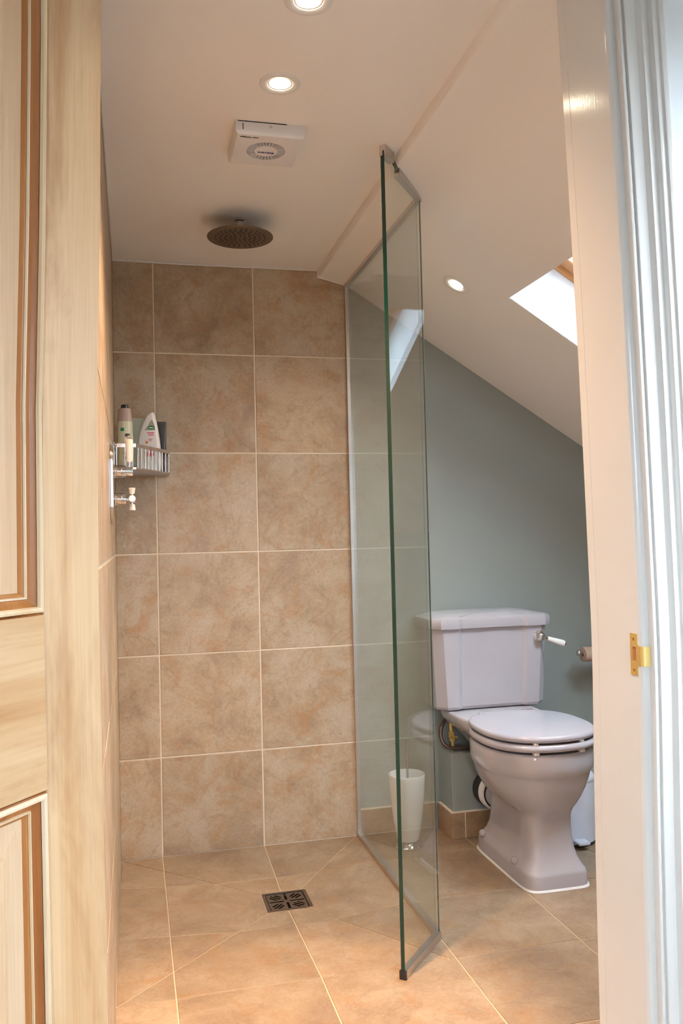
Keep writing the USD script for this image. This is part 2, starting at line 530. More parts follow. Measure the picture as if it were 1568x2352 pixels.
# ------------------------------------------------------------------ back wall: tiles on the left, sage paint on the right
wall_back = thing('wall_back', (0, 0, 0), 'back wall, stone-effect tiles in the shower and sage green paint beyond the glass', 'wall', kind='structure')
FB = ((0, 0, 0), (1, 0, 0), (0, 0, 1), (0, -1, 0))
prof = Polygon([(XL, 0.0), (XG - 0.004, 0.0), (XG - 0.004, Z_CR + 0.001), (X_STEP, Z_STEP), (X_STEP, H - 0.001), (XL, H + 0.001)])
part('grout_bed', prism(Polygon([(XL - 0.1, -0.05), (XG + 0.003, -0.05), (XG + 0.003, Z_CR + 0.04), (X_STEP, Z_STEP + 0.02), (X_STEP, H + 0.02), (XL - 0.1, H + 0.02)]), FB, -0.0018, -0.03, 0), 'grout', wall_back)
zs = [0.0015] + ROWS + [H + 0.02]
for j in range(6):
    for i in range(-1, 2):
        cell = sbox(i * S + G, zs[j] + (G if j else 0), (i + 1) * S - G, zs[j + 1] - G).intersection(prof)
        if cell.is_empty: continue
        lift = float(rng.uniform(-0.0005, 0.0004))
        part('wall_tile', prism(cell, FB, lift, -0.012, 0.0012), 'wall_tile', wall_back)
gp = Polygon([(XG + 0.003, -0.05), (X_R + 0.1, -0.05), (X_R + 0.1, slope_z(X_R + 0.1) + 0.05), (XG + 0.003, Z_CR + 0.05)])
part('painted_plaster', prism(gp, FB, 0.0, -0.03, 0), 'green_paint', wall_back)

# ------------------------------------------------------------------ left wall
wall_left = thing('wall_left', (XL, 0, 0), 'left shower wall in large stone-effect tiles', 'wall', kind='structure')
FLW = ((XL, 0, 0), (0, 1, 0), (0, 0, 1), (1, 0, 0))
Y_LW = -1.705
part('grout_bed', prism(sbox(Y_LW, -0.05, 0.03, H + 0.02), FLW, -0.0018, -0.03, 0), 'grout', wall_left)
for j in range(6):
    for i in range(6):
        cell = sbox(-(i + 1) * S + G, zs[j] + (G if j else 0), -i * S - (G if i else 0.002), zs[j + 1] - G).intersection(sbox(Y_LW, 0, 0, H + 0.001))
        if cell.is_empty or cell.area < 1e-3: continue
        part('wall_tile', prism(cell, FLW, float(rng.uniform(-0.0004, 0.0004)), -0.012, 0.0012), 'wall_tile', wall_left)

# ------------------------------------------------------------------ ceiling: flat part, a small step, a rounded bend, then the slope under the roof
ceiling = thing('ceiling', (0, 0, 0), 'plastered attic ceiling, flat over the shower then sloping down to the right', 'ceiling', kind='structure')
part('flat_plaster', cbox((XL - 0.1, Y_IN, H), (X_STEP, 0.03, H + 0.06)), 'ceiling_paint', ceiling)
ang = math.atan2(Z_STEP - Z_CR, XG - X_STEP)
prof_pts = [(X_STEP, H), (X_STEP + 0.001, Z_STEP + 0.006), (X_STEP + 0.005, Z_STEP)]
bend = []
for t in np.linspace(0, 1, 9):
    # quadratic bend centred on the crease
    a = np.array([XG - 0.05, Z_CR + (Z_STEP - Z_CR) * 0.05 / (XG - X_STEP)]); b = np.array([XG, Z_CR + 0.002]); c = np.array([XG + 0.06, slope_z(XG + 0.06)])
    bend.append(tuple((1 - t) ** 2 * a + 2 * t * (1 - t) * b + t * t * c))
prof_pts += bend
low = np.array(prof_pts)
hi = low + np.array([0.0, 0.07])
ringsl = []
for y in (Y_IN, 0.03):
    ringsl.append(np.array([(x, y, z) for x, z in np.vstack([low, hi[::-1]])]))
n = len(ringsl[0])
V = np.vstack(ringsl); F = []
for i in range(n):
    j = (i + 1) % n
    F += [(i, n + j, j), (i, n + i, n + j)]
part('bend_plaster', (V, np.array(F)[:, ::-1]), 'ceiling_paint', ceiling, smooth=40)
# sloping plane with the roof-window opening; s runs down the slope from XG + 0.06
X0 = XG + 0.06
o_s = np.array([X0, 0, slope_z(X0)])
es = np.array([1, 0, SL]); es /= np.linalg.norm(es)
k_s = es[0]
SX0, SX1, SY0, SY1 = 0.995, 1.66, -1.18, -0.631     # opening in x and y
hole = sbox((SX0 - X0) / k_s, SY0, (SX1 - X0) / k_s, SY1)
full = sbox(0, Y_IN, (X_R + 0.08 - X0) / k_s, 0.03)
FS = (o_s, es, (0, 1, 0), SLN)
part('sloped_plaster', prism(full.difference(hole.buffer(0.002, join_style=2)), FS, 0.05, 0.0, 0), 'ceiling_paint', ceiling)
# white sealant bead where the ceiling meets the tiles
bead = [tube([(XL, -0.003, H - 0.002), (0.12, -0.003, H - 0.0035), (0.34, -0.003, H - 0.002), (X_STEP, -0.003, H - 0.001)], 0.0036, 8),
        tube([(X_STEP, -0.003, H - 0.002), (X_STEP, -0.003, Z_STEP - 0.002)], 0.0036, 8),
        tube([(X_STEP, -0.003, Z_STEP - 0.001), (XG - 0.05, -0.003, Z_STEP - 0.0125), (XG - 0.006, -0.003, Z_CR)], 0.0036, 8),
        tube([(XL + 0.003, -1.7, H - 0.002), (XL + 0.003, -0.003, H - 0.002)], 0.003, 8)]
part('sealant_bead', cat(*bead), 'sealant', ceiling, smooth=50)

# ------------------------------------------------------------------ roof window
win = thing('window_1', (SX0, SY1, slope_z(SX0)), 'roof window in a white splayed recess of the sloping ceiling', 'window', kind='structure')
D = 0.155
s0, s1 = (SX0 - X0) / k_s, (SX1 - X0) / k_s


def sl(s, y, h):
    return o_s + s * es + np.array([0, y, 0.0]) + h * SLN


def slab(sa, sb, ya, yb, ha, hb, c=0.0):
    v, f = cbox((sa, ya, ha), (sb, yb, hb), c)
    return np.array([sl(*q) for q in v]), f


t = 0.02
part('reveal', slab(s0 - t, s1 + t, SY1, SY1 + t, 0.001, D), 'reveal_paint', win)
part('reveal', slab(s0 - t, s1 + t, SY0 - t, SY0, 0.001, D), 'reveal_paint', win)
part('reveal', slab(s0 - t, s0, SY0, SY1, 0.001, D), 'reveal_paint', win)
part('reveal', slab(s1, s1 + t, SY0, SY1, 0.001, D), 'reveal_paint', win)
fw_ = 0.055
part('window_frame', cat(slab(s0 - 0.03, s1 + 0.03, SY1 - 0.012, SY1 + 0.06, D, D + 0.07, 0.003), slab(s0 - 0.03, s1 + 0.03, SY0 - 0.06, SY0 + 0.012, D, D + 0.07, 0.003),
                         slab(s0 - 0.06, s0 + 0.012, SY0, SY1, D, D + 0.07, 0.003), slab(s1 - 0.012, s1 + 0.06, SY0, SY1, D, D + 0.07, 0.003)), 'roof_wood', win, label='varnished pine window frame')
sash = part('sash', cat(slab(s0 + 0.016, s1 - 0.016, SY1 - 0.016 - 0.045, SY1 - 0.016, D + 0.012, D + 0.06, 0.003), slab(s0 + 0.016, s1 - 0.016, SY0 + 0.016, SY0 + 0.016 + 0.045, D + 0.012, D + 0.06, 0.003),
                        slab(s0 + 0.016, s0 + 0.075, SY0 + 0.06, SY1 - 0.06, D + 0.012, D + 0.06, 0.003), slab(s1 - 0.075, s1 - 0.016, SY0 + 0.06, SY1 - 0.06, D + 0.012, D + 0.06, 0.003)), 'roof_wood', win, label='varnished pine sash')
part('pane', slab(s0 + 0.075, s1 - 0.075, SY0 + 0.06, SY1 - 0.06, D + 0.035, D + 0.04), 'window_glass', win)
ctr = slab(s0 + 0.004, s0 + 0.02, SY1 - 0.14, SY1 - 0.03, D - 0.012, D + 0.002, 0.002)
cardm = part('label_card', ctr, 'white_plastic', win, label='white card on the frame')
part('card_print', slab(s0 + 0.0075, s0 + 0.018, SY1 - 0.13, SY1 - 0.038, D - 0.0128, D - 0.0118), 'red_print', cardm, label='dark red print')

# ------------------------------------------------------------------ right end, doorway wall and the landing behind the camera
solo('wall_right', cbox((X_R, Y_IN - 0.02, -0.05), (X_R + 0.1, 0.03, slope_z(X_R) + 0.05)), 'green_paint', label='low green wall under the eaves at the far right', category='wall', kind='structure')

BZ = [0.0, 0.36, 0.45, 0.63, 0.864, 1.05, 1.286, 1.592, 1.778, 2.1]
BX = [-0.008, -0.0060, -0.0055, -0.0035, 0.0005, -0.002, -0.0065, -0.0150, -0.0215, -0.030]
from scipy.interpolate import PchipInterpolator
_bow = PchipInterpolator(BZ, BX)


def bow(mesh, k=1.0):
    """the old lining leans and bows a little"""
    v, f = vf(mesh)
    v = v.copy(); v[:, 0] += k * _bow(np.clip(v[:, 2], 0, 2.1))
    return v, f


XJ = 0.6
XJL = -0.155
HEAD = 1.965
wf = thing('wall_front', (0, Y_HALL, 0), 'doorway wall painted white between the bathroom and the landing', 'wall', kind='structure')
part('plaster', cat(cbox((XJ + 0.034, Y_HALL, -0.05), (1.5, Y_IN, 2.4)), cbox((-1.3, Y_HALL, -0.05), (XJL - 0.034, Y_IN, 2.4)), cbox((XJL - 0.04, Y_HALL, HEAD + 0.034), (XJ + 0.04, Y_IN, 2.4))), 'white_wall_paint', wf)
part('return_plaster', cat(cbox((1.48, Y_IN - 0.06, -0.05), (X_R + 0.1, Y_IN, 1.5))), 'green_paint', wf)


def zext(pts, z0, z1, nz=40):
    """extrude an (x, y) outline along z in many steps (so that it can bow)"""
    pts = np.asarray(pts, float)
    area = 0.5 * np.sum(pts[:, 0] * np.roll(pts[:, 1], -1) - np.roll(pts[:, 0], -1) * pts[:, 1])
    if area < 0: pts = pts[::-1]
    n = len(pts)
    zz = np.linspace(z0, z1, nz)
    V = np.vstack([np.c_[pts, np.full(n, z)] for z in zz]); F = []
    for k in range(nz - 1):
        for i in range(n):
            j = (i + 1) % n
            a, b, c, d = k * n + i, k * n + j, (k + 1) * n + j, (k + 1) * n + i
            F += [(a, b, c), (a, c, d)]
    vt, ft = trimesh.creation.triangulate_polygon(Polygon(pts), engine='earcut')
    idx = np.array([int(np.argmin(((pts - q) ** 2).sum(1))) for q in vt])
    tri = idx[np.asarray(ft)]
    a2 = pts[tri]
    ar = np.cross(a2[:, 1] - a2[:, 0], a2[:, 2] - a2[:, 0])
    tri = np.where((ar < 0)[:, None], tri[:, ::-1], tri)
    F = np.vstack([np.array(F), tri[:, ::-1], tri + (nz - 1) * n])
    return V, F


trim = thing('trim_1', (XJ, Y_HALL, 0), 'white gloss door lining and moulded architrave right of the doorway', 'door frame', kind='structure')
yi, yh = Y_IN - 0.004, Y_HALL
# lining with a shallow rebate (the door's thickness) on the landing side
lining = [(XJ + 0.0005, yi), (XJ, yi - 0.0015), (XJ, yi - 0.020), (XJ + 0.0004, yi - 0.0205), (XJ + 0.0004, yi - 0.0213), (XJ, yi - 0.022),
          (XJ, yh + 0.0085)] + [(XJ + 0.0075 * (1 - math.cos(a)), yh + 0.0075 * (1 - math.sin(a))) for a in np.linspace(0.0, math.pi / 2, 9)] + [(XJ + 0.034, yh), (XJ + 0.034, yi)]
lining = [(x - 0.002, y) for x, y in lining]
part('lining', bow(zext(lining, 0.0, HEAD)), 'gloss_paint', trim, smooth=16)
# architrave: stepped and rounded section standing proud of the wall face
ax = XJ + 0.0095
ar = [(0.000, 0.0), (0.000, 0.0085), (0.0012, 0.0105), (0.0035, 0.0110), (0.0055, 0.0100), (0.0070, 0.0075), (0.0085, 0.0072)]
ar += [(0.0090, 0.0120), (0.0110, 0.0128), (0.0240, 0.0128)]
for a in np.linspace(0, math.pi / 2, 7):
    ar.append((0.0245 + 0.006 * math.sin(a), 0.0128 + 0.005 * (1 - math.cos(a)) * 0.2 + 0.0048 * math.sin(a)))
for a in np.linspace(0.15, math.pi / 2, 6):
    ar.append((0.0305 + 0.012 * a / (math.pi / 2), 0.0186 - 0.0058 * math.sin(a)))
ar += [(0.0440, 0.0130), (0.0452, 0.0172), (0.0475, 0.0196), (0.0510, 0.0200), (0.0535, 0.0188), (0.0550, 0.0190), (0.0570, 0.0218), (0.0600, 0.0226), (0.0640, 0.0222), (0.0660, 0.0200), (0.0664, 0.0)]
part('architrave', bow(zext([(ax + a, yh - b) for a, b in ar], 0.0, HEAD + 0.06)), 'gloss_paint', trim, smooth=38)
trim2 = thing('trim_2', (XJL, Y_HALL, 0), 'white gloss door lining on the hinge side and over the doorway', 'door frame', kind='structure')
part('lining', cbox((XJL - 0.034, yh, 0), (XJL, yi, HEAD), 0.002), 'gloss_paint', trim2)
part('lining', cbox((XJL - 0.034, yh, HEAD), (XJ + 0.034, yi, HEAD + 0.034), 0.002), 'gloss_paint', trim2)
part('architrave', cbox((XJL - 0.08, yh - 0.018, 0), (XJL - 0.012, yh, HEAD + 0.07), 0.004), 'gloss_paint', trim2)
part('architrave', cbox((XJL - 0.012, yh - 0.018, HEAD + 0.01), (XJ + 0.076, yh, HEAD + 0.076), 0.004), 'gloss_paint', trim2)

# landing: a small white space with a window close to the doorway on the right, outside the picture
HX0, HX1, HY = -1.2, 0.92, -4.0
WY0, WY1, WZ0, WZ1 = -2.36, -1.94, 0.95, 1.80
hall = thing('wall_hall', (0, HY, 0), 'white walls of the landing outside the bathroom', 'wall', kind='structure')
part('plaster', cbox((HX0 - 0.1, HY - 0.1, -0.05), (HX0, Y_HALL, 2.4)), 'white_wall_paint', hall)
BX0, BX1, BZ0, BZ1 = -0.68, 0.55, 0.90, 1.78
part('plaster', cat(cbox((HX0, HY - 0.1, -0.05), (BX0, HY, 2.4)), cbox((BX1, HY - 0.1, -0.05), (HX1 + 0.1, HY, 2.4)), cbox((BX0, HY - 0.1, -0.05), (BX1, HY, BZ0)), cbox((BX0, HY - 0.1, BZ1), (BX1, HY, 2.4))), 'white_wall_paint', hall)
w3 = thing('window_3', ((BX0 + BX1) / 2, HY - 0.05, BZ0), 'landing window behind the camera facing the bathroom doorway', 'window', kind='structure')
ha, hb = HY - 0.08, HY - 0.03
part('window_frame', cat(cbox((BX0, ha, BZ0), (BX0 + 0.045, hb, BZ1), 0.003), cbox((BX1 - 0.045, ha, BZ0), (BX1, hb, BZ1), 0.003), cbox((BX0 + 0.045, ha, BZ0), (BX1 - 0.045, hb, BZ0 + 0.045), 0.003), cbox((BX0 + 0.045, ha, BZ1 - 0.045), (BX1 - 0.045, hb, BZ1), 0.003)), 'gloss_paint', w3)
part('pane', cbox((BX0 + 0.045, HY - 0.057, BZ0 + 0.045), (BX1 - 0.045, HY - 0.053, BZ1 - 0.045)), 'window_glass', w3)
part('plaster', cat(cbox((HX1, HY, -0.05), (HX1 + 0.1, WY0, 2.4)), cbox((HX1, WY1, -0.05), (HX1 + 0.1, Y_HALL, 2.4)), cbox((HX1, WY0, -0.05), (HX1 + 0.1, WY1, WZ0)), cbox((HX1, WY0, WZ1), (HX1 + 0.1, WY1, 2.4))), 'white_wall_paint', hall)
solo('ceiling', cbox((HX0 - 0.1, HY - 0.1, 2.4), (HX1 + 0.1, Y_IN, 2.46)), 'white_wall_paint', label='white ceiling of the landing', category='ceiling', kind='structure')
w2 = thing('window_2', (HX1 + 0.05, (WY0 + WY1) / 2, WZ0), 'landing window to the right of the doorway', 'window', kind='structure')
wa, wb = HX1 + 0.03, HX1 + 0.08
part('window_frame', cat(cbox((wa, WY0, WZ0), (wb, WY0 + 0.045, WZ1), 0.003), cbox((wa, WY1 - 0.045, WZ0), (wb, WY1, WZ1), 0.003), cbox((wa, WY0 + 0.045, WZ0), (wb, WY1 - 0.045, WZ0 + 0.045), 0.003),
                         cbox((wa, WY0 + 0.045, WZ1 - 0.045), (wb, WY1 - 0.045, WZ1), 0.003)), 'gloss_paint', w2)
part('pane', cbox((HX1 + 0.053, WY0 + 0.045, WZ0 + 0.045), (HX1 + 0.057, WY1 - 0.045, WZ1 - 0.045)), 'window_glass', w2)

# ------------------------------------------------------------------ boxing and tiled skirting
BXX, BXY, BXH = 0.965, -0.130, 0.285
solo('pipe_boxing', cbox((BXX, BXY, 0.0), (X_R, -0.0005, BXH), 0.002), 'green_paint', label='low green painted pipe boxing along the wall behind the toilet', category='pipe boxing')
bb = thing('baseboard_back', (XG, 0, 0), 'tiled skirting along the green wall and the pipe boxing', 'skirting', kind='structure')
SK = 0.088
for a, b in ((XG + 0.006, 0.80), (0.803, BXX - 0.014)):
    part('skirting_tile', cbox((a, -0.010, 0.0005), (b, -0.0005, SK), 0.0012), 'skirting_tile', bb)
part('skirting_tile', cbox((BXX - 0.010, BXY - 0.0003, 0.0005), (BXX - 0.0005, -0.011, SK), 0.0012), 'skirting_tile', bb)
xsk = [BXX - 0.0100, 1.006, 1.342, 1.678, X_R - 0.002]
for a, b in zip(xsk[:-1], xsk[1:]):
    part('skirting_tile', cbox((a + (0.0015 if a > BXX else 0), BXY - 0.010, 0.0005), (b - 0.0015, BXY - 0.0005, SK), 0.0012), 'skirting_tile', bb)
part('grout_line', cat(cbox((XG + 0.006, -0.0095, SK), (BXX - 0.011, -0.0005, SK + 0.004)), cbox((BXX - 0.0095, BXY - 0.0003, SK), (BXX - 0.0005, -0.011, SK + 0.004)),
                       cbox((BXX - 0.0095, BXY - 0.0095, SK), (X_R - 0.002, BXY - 0.0005, SK + 0.004)), cbox((0.8, -0.009, 0.001), (0.803, -0.0005, SK)), *[cbox((x - 0.0015, BXY - 0.009, 0.001), (x + 0.0015, BXY - 0.0005, SK)) for x in xsk[1:-1]]), 'grout', bb)

# ------------------------------------------------------------------ shower screen
CY = -0.800
FX, FY = 0.5168, -0.969
scr = thing('shower_screen', (XG, CY, 0), 'frameless clear glass shower screen with an angled return panel and green edges', 'shower screen')
TH = 0.010


def panel(p, q, z0, prof_top, skip=None):
    """glass panel from p to q (plan points); prof_top: (fraction, z) along the top. Returns face and edge meshes"""
    p, q = np.array(p, float), np.array(q, float)
    d = q - p; L = np.linalg.norm(d); d /= L
    nrm = np.array([d[1], -d[0]])
    out = [(0, z0), (L, z0)] + [(f * L, z) for f, z in prof_top]
    out = np.array(out)
    pts = lambda side: np.array([[*(p + d * a + nrm * side * TH / 2), z] for a, z in out])
    A, B = pts(-1), pts(1)
    vt, ft = trimesh.creation.triangulate_polygon(Polygon(out), engine='earcut')
    idx = np.array([int(np.argmin(((out - w) ** 2).sum(1))) for w in vt])
    tri = idx[np.asarray(ft)]
    n = len(out)
    # orient the front face outwards
    c = np.cross(A[tri[0][1]] - A[tri[0][0]], A[tri[0][2]] - A[tri[0][0]])[:2]
    tA = tri if np.dot(c, -nrm) > 0 else tri[:, ::-1]
    faces = (np.vstack([A, B]), np.vstack([tA, tA[:, ::-1] + n]))
    F = []
    for i in range(n):
        j = (i + 1) % n
        if i == skip:        # the end that is bonded to the other pane
            continue
        F += [(i, j, n + j), (i, n + j, n + i)]
    edges = (np.vstack([A, B]), np.array(F))
    return faces, edges


zt = Z_CR - 0.012
f1, e1 = panel((XG, -0.004), (XG, CY), 0.012, [(1, zt), (0, zt)], 1)
dl = np.array([FX - XG, FY - CY]); Lr = np.linalg.norm(dl)
fs = (XG - X_STEP) / (XG - FX)
f2, e2 = panel((XG, CY - 0.004), (FX, FY), 0.012, [(1, H - 0.014), (fs + 0.10, H - 0.014), (fs + 0.07, H - 0.016), (fs - 0.02, Z_STEP - 0.002), (fs - 0.035, Z_STEP - 0.008), (fs - 0.035, Z_STEP - 0.014), (0, Z_CR - 0.010)], 8)
pa = part('pane', f1, 'screen_glass', scr, label='long pane square to the back wall')
part('pane_edge', e1, 'glass_edge', pa, label='dark green polished edge')
pb = part('pane', f2, 'screen_glass', scr, label='narrow return pane angled towards the shower')
part('pane_edge', e2, 'glass_edge', pb, label='dark green polished edge')


def strip(p, q, z0, z1, w=0.016, zq0=None, zq1=None):
    p, q = np.array(p, float), np.array(q, float)
    d = q - p; d /= np.linalg.norm(d); nn = np.array([d[1], -d[0]]) * w / 2
    zq0, zq1 = (z0 if zq0 is None else zq0), (z1 if zq1 is None else zq1)
    P = []
    for base, a, b in ((p, z0, z1), (q, zq0, zq1)):
        for s in (-1, 1):
            P += [[*(base + s * nn), a], [*(base + s * nn), b]]
    return hull(P)


dd = dl / Lr
part('corner_seam', cbox((XG - 0.0005, CY - 0.0045, 0.014), (XG + 0.0022, CY - 0.0015, Z_CR - 0.012), 0.0006), 'glass_edge', scr, label='dark bonded corner joint')
part('floor_channel', strip((XG, -0.002), (XG, CY), -0.004, 0.016), 'brushed_steel', scr, label='slim steel floor channel')
part('floor_channel', strip((XG, CY), (FX, FY), -0.002, 0.020), 'brushed_steel', scr, label='slim steel floor channel')
part('wall_channel', cbox((XG - 0.006, -0.012, 0.016), (XG + 0.007, -0.0005, Z_CR - 0.012), 0.001), 'brushed_steel', scr, label='thin steel wall channel')
part('ceiling_channel', strip((XG, -0.012), (XG, CY), Z_CR - 0.014, Z_CR + 0.003, 0.015), 'brushed_steel', scr, label='steel ceiling channel')
pt = lambda f: (XG + (FX - XG) * f, CY + (FY - CY) * f)
part('ceiling_channel', strip(pt(fs + 0.10), pt(1.0), H - 0.026, H + 0.0005), 'brushed_steel', scr, label='steel ceiling channel')
part('ceiling_channel', strip(pt(0.0), pt(fs - 0.04), Z_CR - 0.014, Z_CR + 0.004, 0.016, Z_STEP - 0.022, Z_STEP - 0.002), 'brushed_steel', scr, label='steel ceiling channel')
part('end_cap', strip(pt(0.985), pt(1.012), -0.002, 0.020, 0.017), 'black_plastic', scr, label='black channel end cap')

# ------------------------------------------------------------------ recessed downlights (each carries its lamp's light)


def downlight(p, nrm, label, power=1.0, group=None):
    p = np.asarray(p, float)
    R = frame(-np.asarray(nrm, float))       # local z points down out of the ceiling
    t = thing('downlight', p, label, 'downlight', group)
    bez = lathe([(0.0245, -0.004), (0.0265, 0.0015), (0.033, 0.0035), (0.0395, 0.0032), (0.0425, 0.0012), (0.043, 0.0), (0.043, -0.0005)], 48)
    part('bezel', xf(bez, R, p), 'white_plastic', t, smooth=50)
    part('lamp', xf(lathe([(0.0, 0.0004), (0.022, 0.0002), (0.0245, -0.0008)], 40), R, p), 'lamp_glow', t, smooth=True, label='glowing lamp face')
    # the reflector's tight beam, and the weaker wide spill around it
    for nm, cone, rad in (('beam', BEAM_CONE, LAMP_BEAM), ('spill', 64.0, LAMP_SPILL)):
        L = UsdLux.SphereLight.Define(stage, str(t.GetPath()) + '/' + nm)
        L.CreateRadiusAttr(0.018)
        L.CreateIntensityAttr(rad * power)
        L.CreateColorAttr(Gf.Vec3f(*LAMP_COLOR))
        L.CreateNormalizeAttr(False)
        sh = UsdLux.ShapingAPI.Apply(L.GetPrim())
        sh.CreateShapingConeAngleAttr(cone)
        sh.CreateShapingConeSoftnessAttr(0.6 if nm == 'beam' else 1.0)
        z = -R[:, 2]                             # a shaped light shines along -z
        x = R[:, 0]; y = np.cross(z, x)
        c = R[:, 2] * (0.0045 if nm == 'beam' else 0.0050)
        L.AddTransformOp().Set(Gf.Matrix4d(*[float(v) for r in (list(x) + [0], list(y) + [0], list(z) + [0], list(c) + [1]) for v in r]))
    return t


downlight((0.2312, -1.1945, H), (0, 0, 1), 'white rimmed downlight in the flat ceiling between the vent and the other lamp', 1.3)
downlight((0.2345, -1.475, H), (0, 0, 1), 'downlight in the flat ceiling cut off by the top of the picture', 0.6)
downlight((0.882, -0.503, slope_z(0.882)), SLN, 'small round downlight in the sloping ceiling beside the roof window', 0.35)

# ------------------------------------------------------------------ extractor fan
fx0, fx1, fy0, fy1, fzb = 0.159, 0.317, -1.026, -0.866, 1.943
fc = np.array([(fx0 + fx1) / 2 + 0.0, (fy0 + fy1) / 2, fzb])
fan = thing('extractor_fan', (fc[0], fc[1], H), 'square white extractor fan with a round grille on the ceiling', 'extractor fan')
sec = [(0, 0)]
r0 = 0.012
body_out = []
for inset, z in ((0.0, H), (0.0, fzb + 0.010), (0.0015, fzb + 0.005), (0.0045, fzb + 0.0014), (0.010, fzb)):
    poly = sbox(fx0 + inset, fy0 + inset, fx1 - inset, fy1 - inset)
    body_out.append(np.array([(fx0 + inset, fy0 + inset, z), (fx0 + inset, fy1 - inset, z), (fx1 - inset, fy1 - inset, z), (fx1 - inset, fy0 + inset, z)]))
shell = loft(body_out)
gc = np.array([0.2380, -0.9485])
man = m3.Manifold(m3.Mesh(np.asarray(shell[0], np.float32), np.asarray(shell[1], np.uint32)))
if man.is_empty() or man.volume() < 0:
    man = m3.Manifold(m3.Mesh(np.asarray(shell[0], np.float32), np.asarray(shell[1][:, ::-1], np.uint32)))
ann = m3.Manifold.cylinder(0.03, 0.0455, 0.0455, 64) - m3.Manifold.cylinder(0.03, 0.0265, 0.0265, 64)
body = man - ann.translate((gc[0], gc[1], fzb - 0.017))
part('cover', vf(body), 'vent_plastic', fan, smooth=30)
part('grille_shadow_ring', xf(lathe([(0.026, 0), (0.046, 0)], 48), None, (gc[0], gc[1], fzb + 0.0125)), 'dark_hole', fan, label='dark slot behind the grille')
fins = []
for k in range(30):
    a = 2 * math.pi * k / 30
    v, f = cbox((0.0255, -0.0009, 0.0012), (0.0465, 0.0009, 0.012))
    c, s_ = math.cos(a), math.sin(a)
    fins.append((np.stack([v[:, 0] * c - v[:, 1] * s_ + gc[0], v[:, 0] * s_ + v[:, 1] * c + gc[1], v[:, 2] + fzb], 1), f))
part('grille_fins', cat(*fins), 'vent_plastic', fan, kind='stuff')
# screw slot and seam on the side facing the door
part('screw', xf(lathe([(0, 0.0012), (0.0028, 0.0012), (0.003, 0)], 16), frame((0, -1, 0)), (0.2385, fy0, 1.9645)), 'brushed_steel', fan, smooth=30)
part('seam_slot', cat(cbox((0.1745, fy0 - 0.0004, 1.9535), (0.1762, fy0 + 0.001, 1.968)), cbox((0.1635, fy0 - 0.0004, H - 0.0022), (0.275, fy0 + 0.001, H - 0.0005))), 'dark_hole', fan)


# ------------------------------------------------------------------ shower head
shd = np.array([0.2394, -0.4363, 1.917])
sh = thing('overhead_shower', (shd[0], shd[1], H), 'large round chrome rain shower head hanging from the ceiling', 'shower head')
part('plate', xf(lathe([(0.0, 0.0), (0.0945, 0.0), (0.0962, 0.0012), (0.0962, 0.003), (0.094, 0.0045), (0.05, 0.0075), (0.016, 0.011), (0.0, 0.011)], 72), None, shd), 'dark_steel', sh, smooth=35)
part('arm', xf(lathe([(0.0, 0.009), (0.0115, 0.009), (0.0125, 0.011), (0.0125, 0.021), (0.0105, 0.0225), (0.0105, 0.028), (0.0118, 0.030), (0.0118, 0.047), (0.0165, 0.049), (0.0165, 0.0568), (0, 0.0568)], 32), None, shd), 'chrome', sh, smooth=35)
noz = []
for rr, nn in ((0.016, 6), (0.030, 12), (0.044, 18), (0.058, 24), (0.072, 28)):
    for k in range(nn):
        a = 2 * math.pi * k / nn + rr * 30
        noz.append(xf(lathe([(0, -0.0022), (0.0016, -0.002), (0.0022, 0.0003)], 8), None, shd + [rr * math.cos(a), rr * math.sin(a), 0]))
part('rubber_nozzles', cat(*noz), 'black_rubber', sh, smooth=40, kind='stuff')

# ------------------------------------------------------------------ shower drain
dr = thing('shower_drain', (DRAIN[0], DRAIN[1], -DIP), 'square steel shower drain grate set in the floor', 'drain')
dz = -DIP + 0.0015
hs = 0.0655
plate = sbox(DRAIN[0] - hs, DRAIN[1] - hs, DRAIN[0] + hs, DRAIN[1] + hs)
cuts = []
cx, cy = DRAIN


def slot(x0, y0, x1, y1, w):
    return LineString([(cx + x0, cy + y0), (cx + x1, cy + y1)]).buffer(w / 2, cap_style=1)


cuts += [slot(0, 0.012, 0, 0.048, 0.0075), slot(0, -0.048, 0, -0.012, 0.0075), slot(-0.048, 0, -0.012, 0, 0.0075), slot(0.012, 0, 0.048, 0, 0.0075)]
for sx, sy in ((-1, 1), (1, 1), (-1, -1), (1, -1)):
    for k in (-1, 0, 1):
        # diagonal bars that fan out from the middle of each quarter
        mx, my = sx * 0.030 + k * 0.0105 * sx * 0.72, sy * 0.030 - k * 0.0105 * sy * 0.72
        L2 = 0.0155 if k == 0 else 0.0105
        cuts.append(slot(mx - L2 * 0.72 * sx, my - L2 * 0.72 * sy, mx + L2 * 0.72 * sx, my + L2 * 0.72 * sy, 0.0062))
for c in cuts:
    plate = plate.difference(c)
grate = sbox(cx - 0.056, cy - 0.056, cx + 0.056, cy + 0.056).buffer(0.0)
rim = plate.difference(sbox(cx - 0.0555, cy - 0.0555, cx + 0.0555, cy + 0.0555).buffer(0.001))
inner = plate.intersection(sbox(cx - 0.053, cy - 0.053, cx + 0.053, cy + 0.053).buffer(0.0015))
part('frame', xf(extrude(rim, 0.004), None, (0, 0, dz - 0.0025)), 'dark_steel', dr)
part('grate', xf(extrude(inner, 0.003), None, (0, 0, dz - 0.003)), 'dark_steel', dr)
part('sump', cbox((cx - hs + 0.002, cy - hs + 0.002, dz - 0.028), (cx + hs - 0.002, cy + hs - 0.002, dz - 0.012)), 'dark_hole', dr, label='dark sump under the grate')

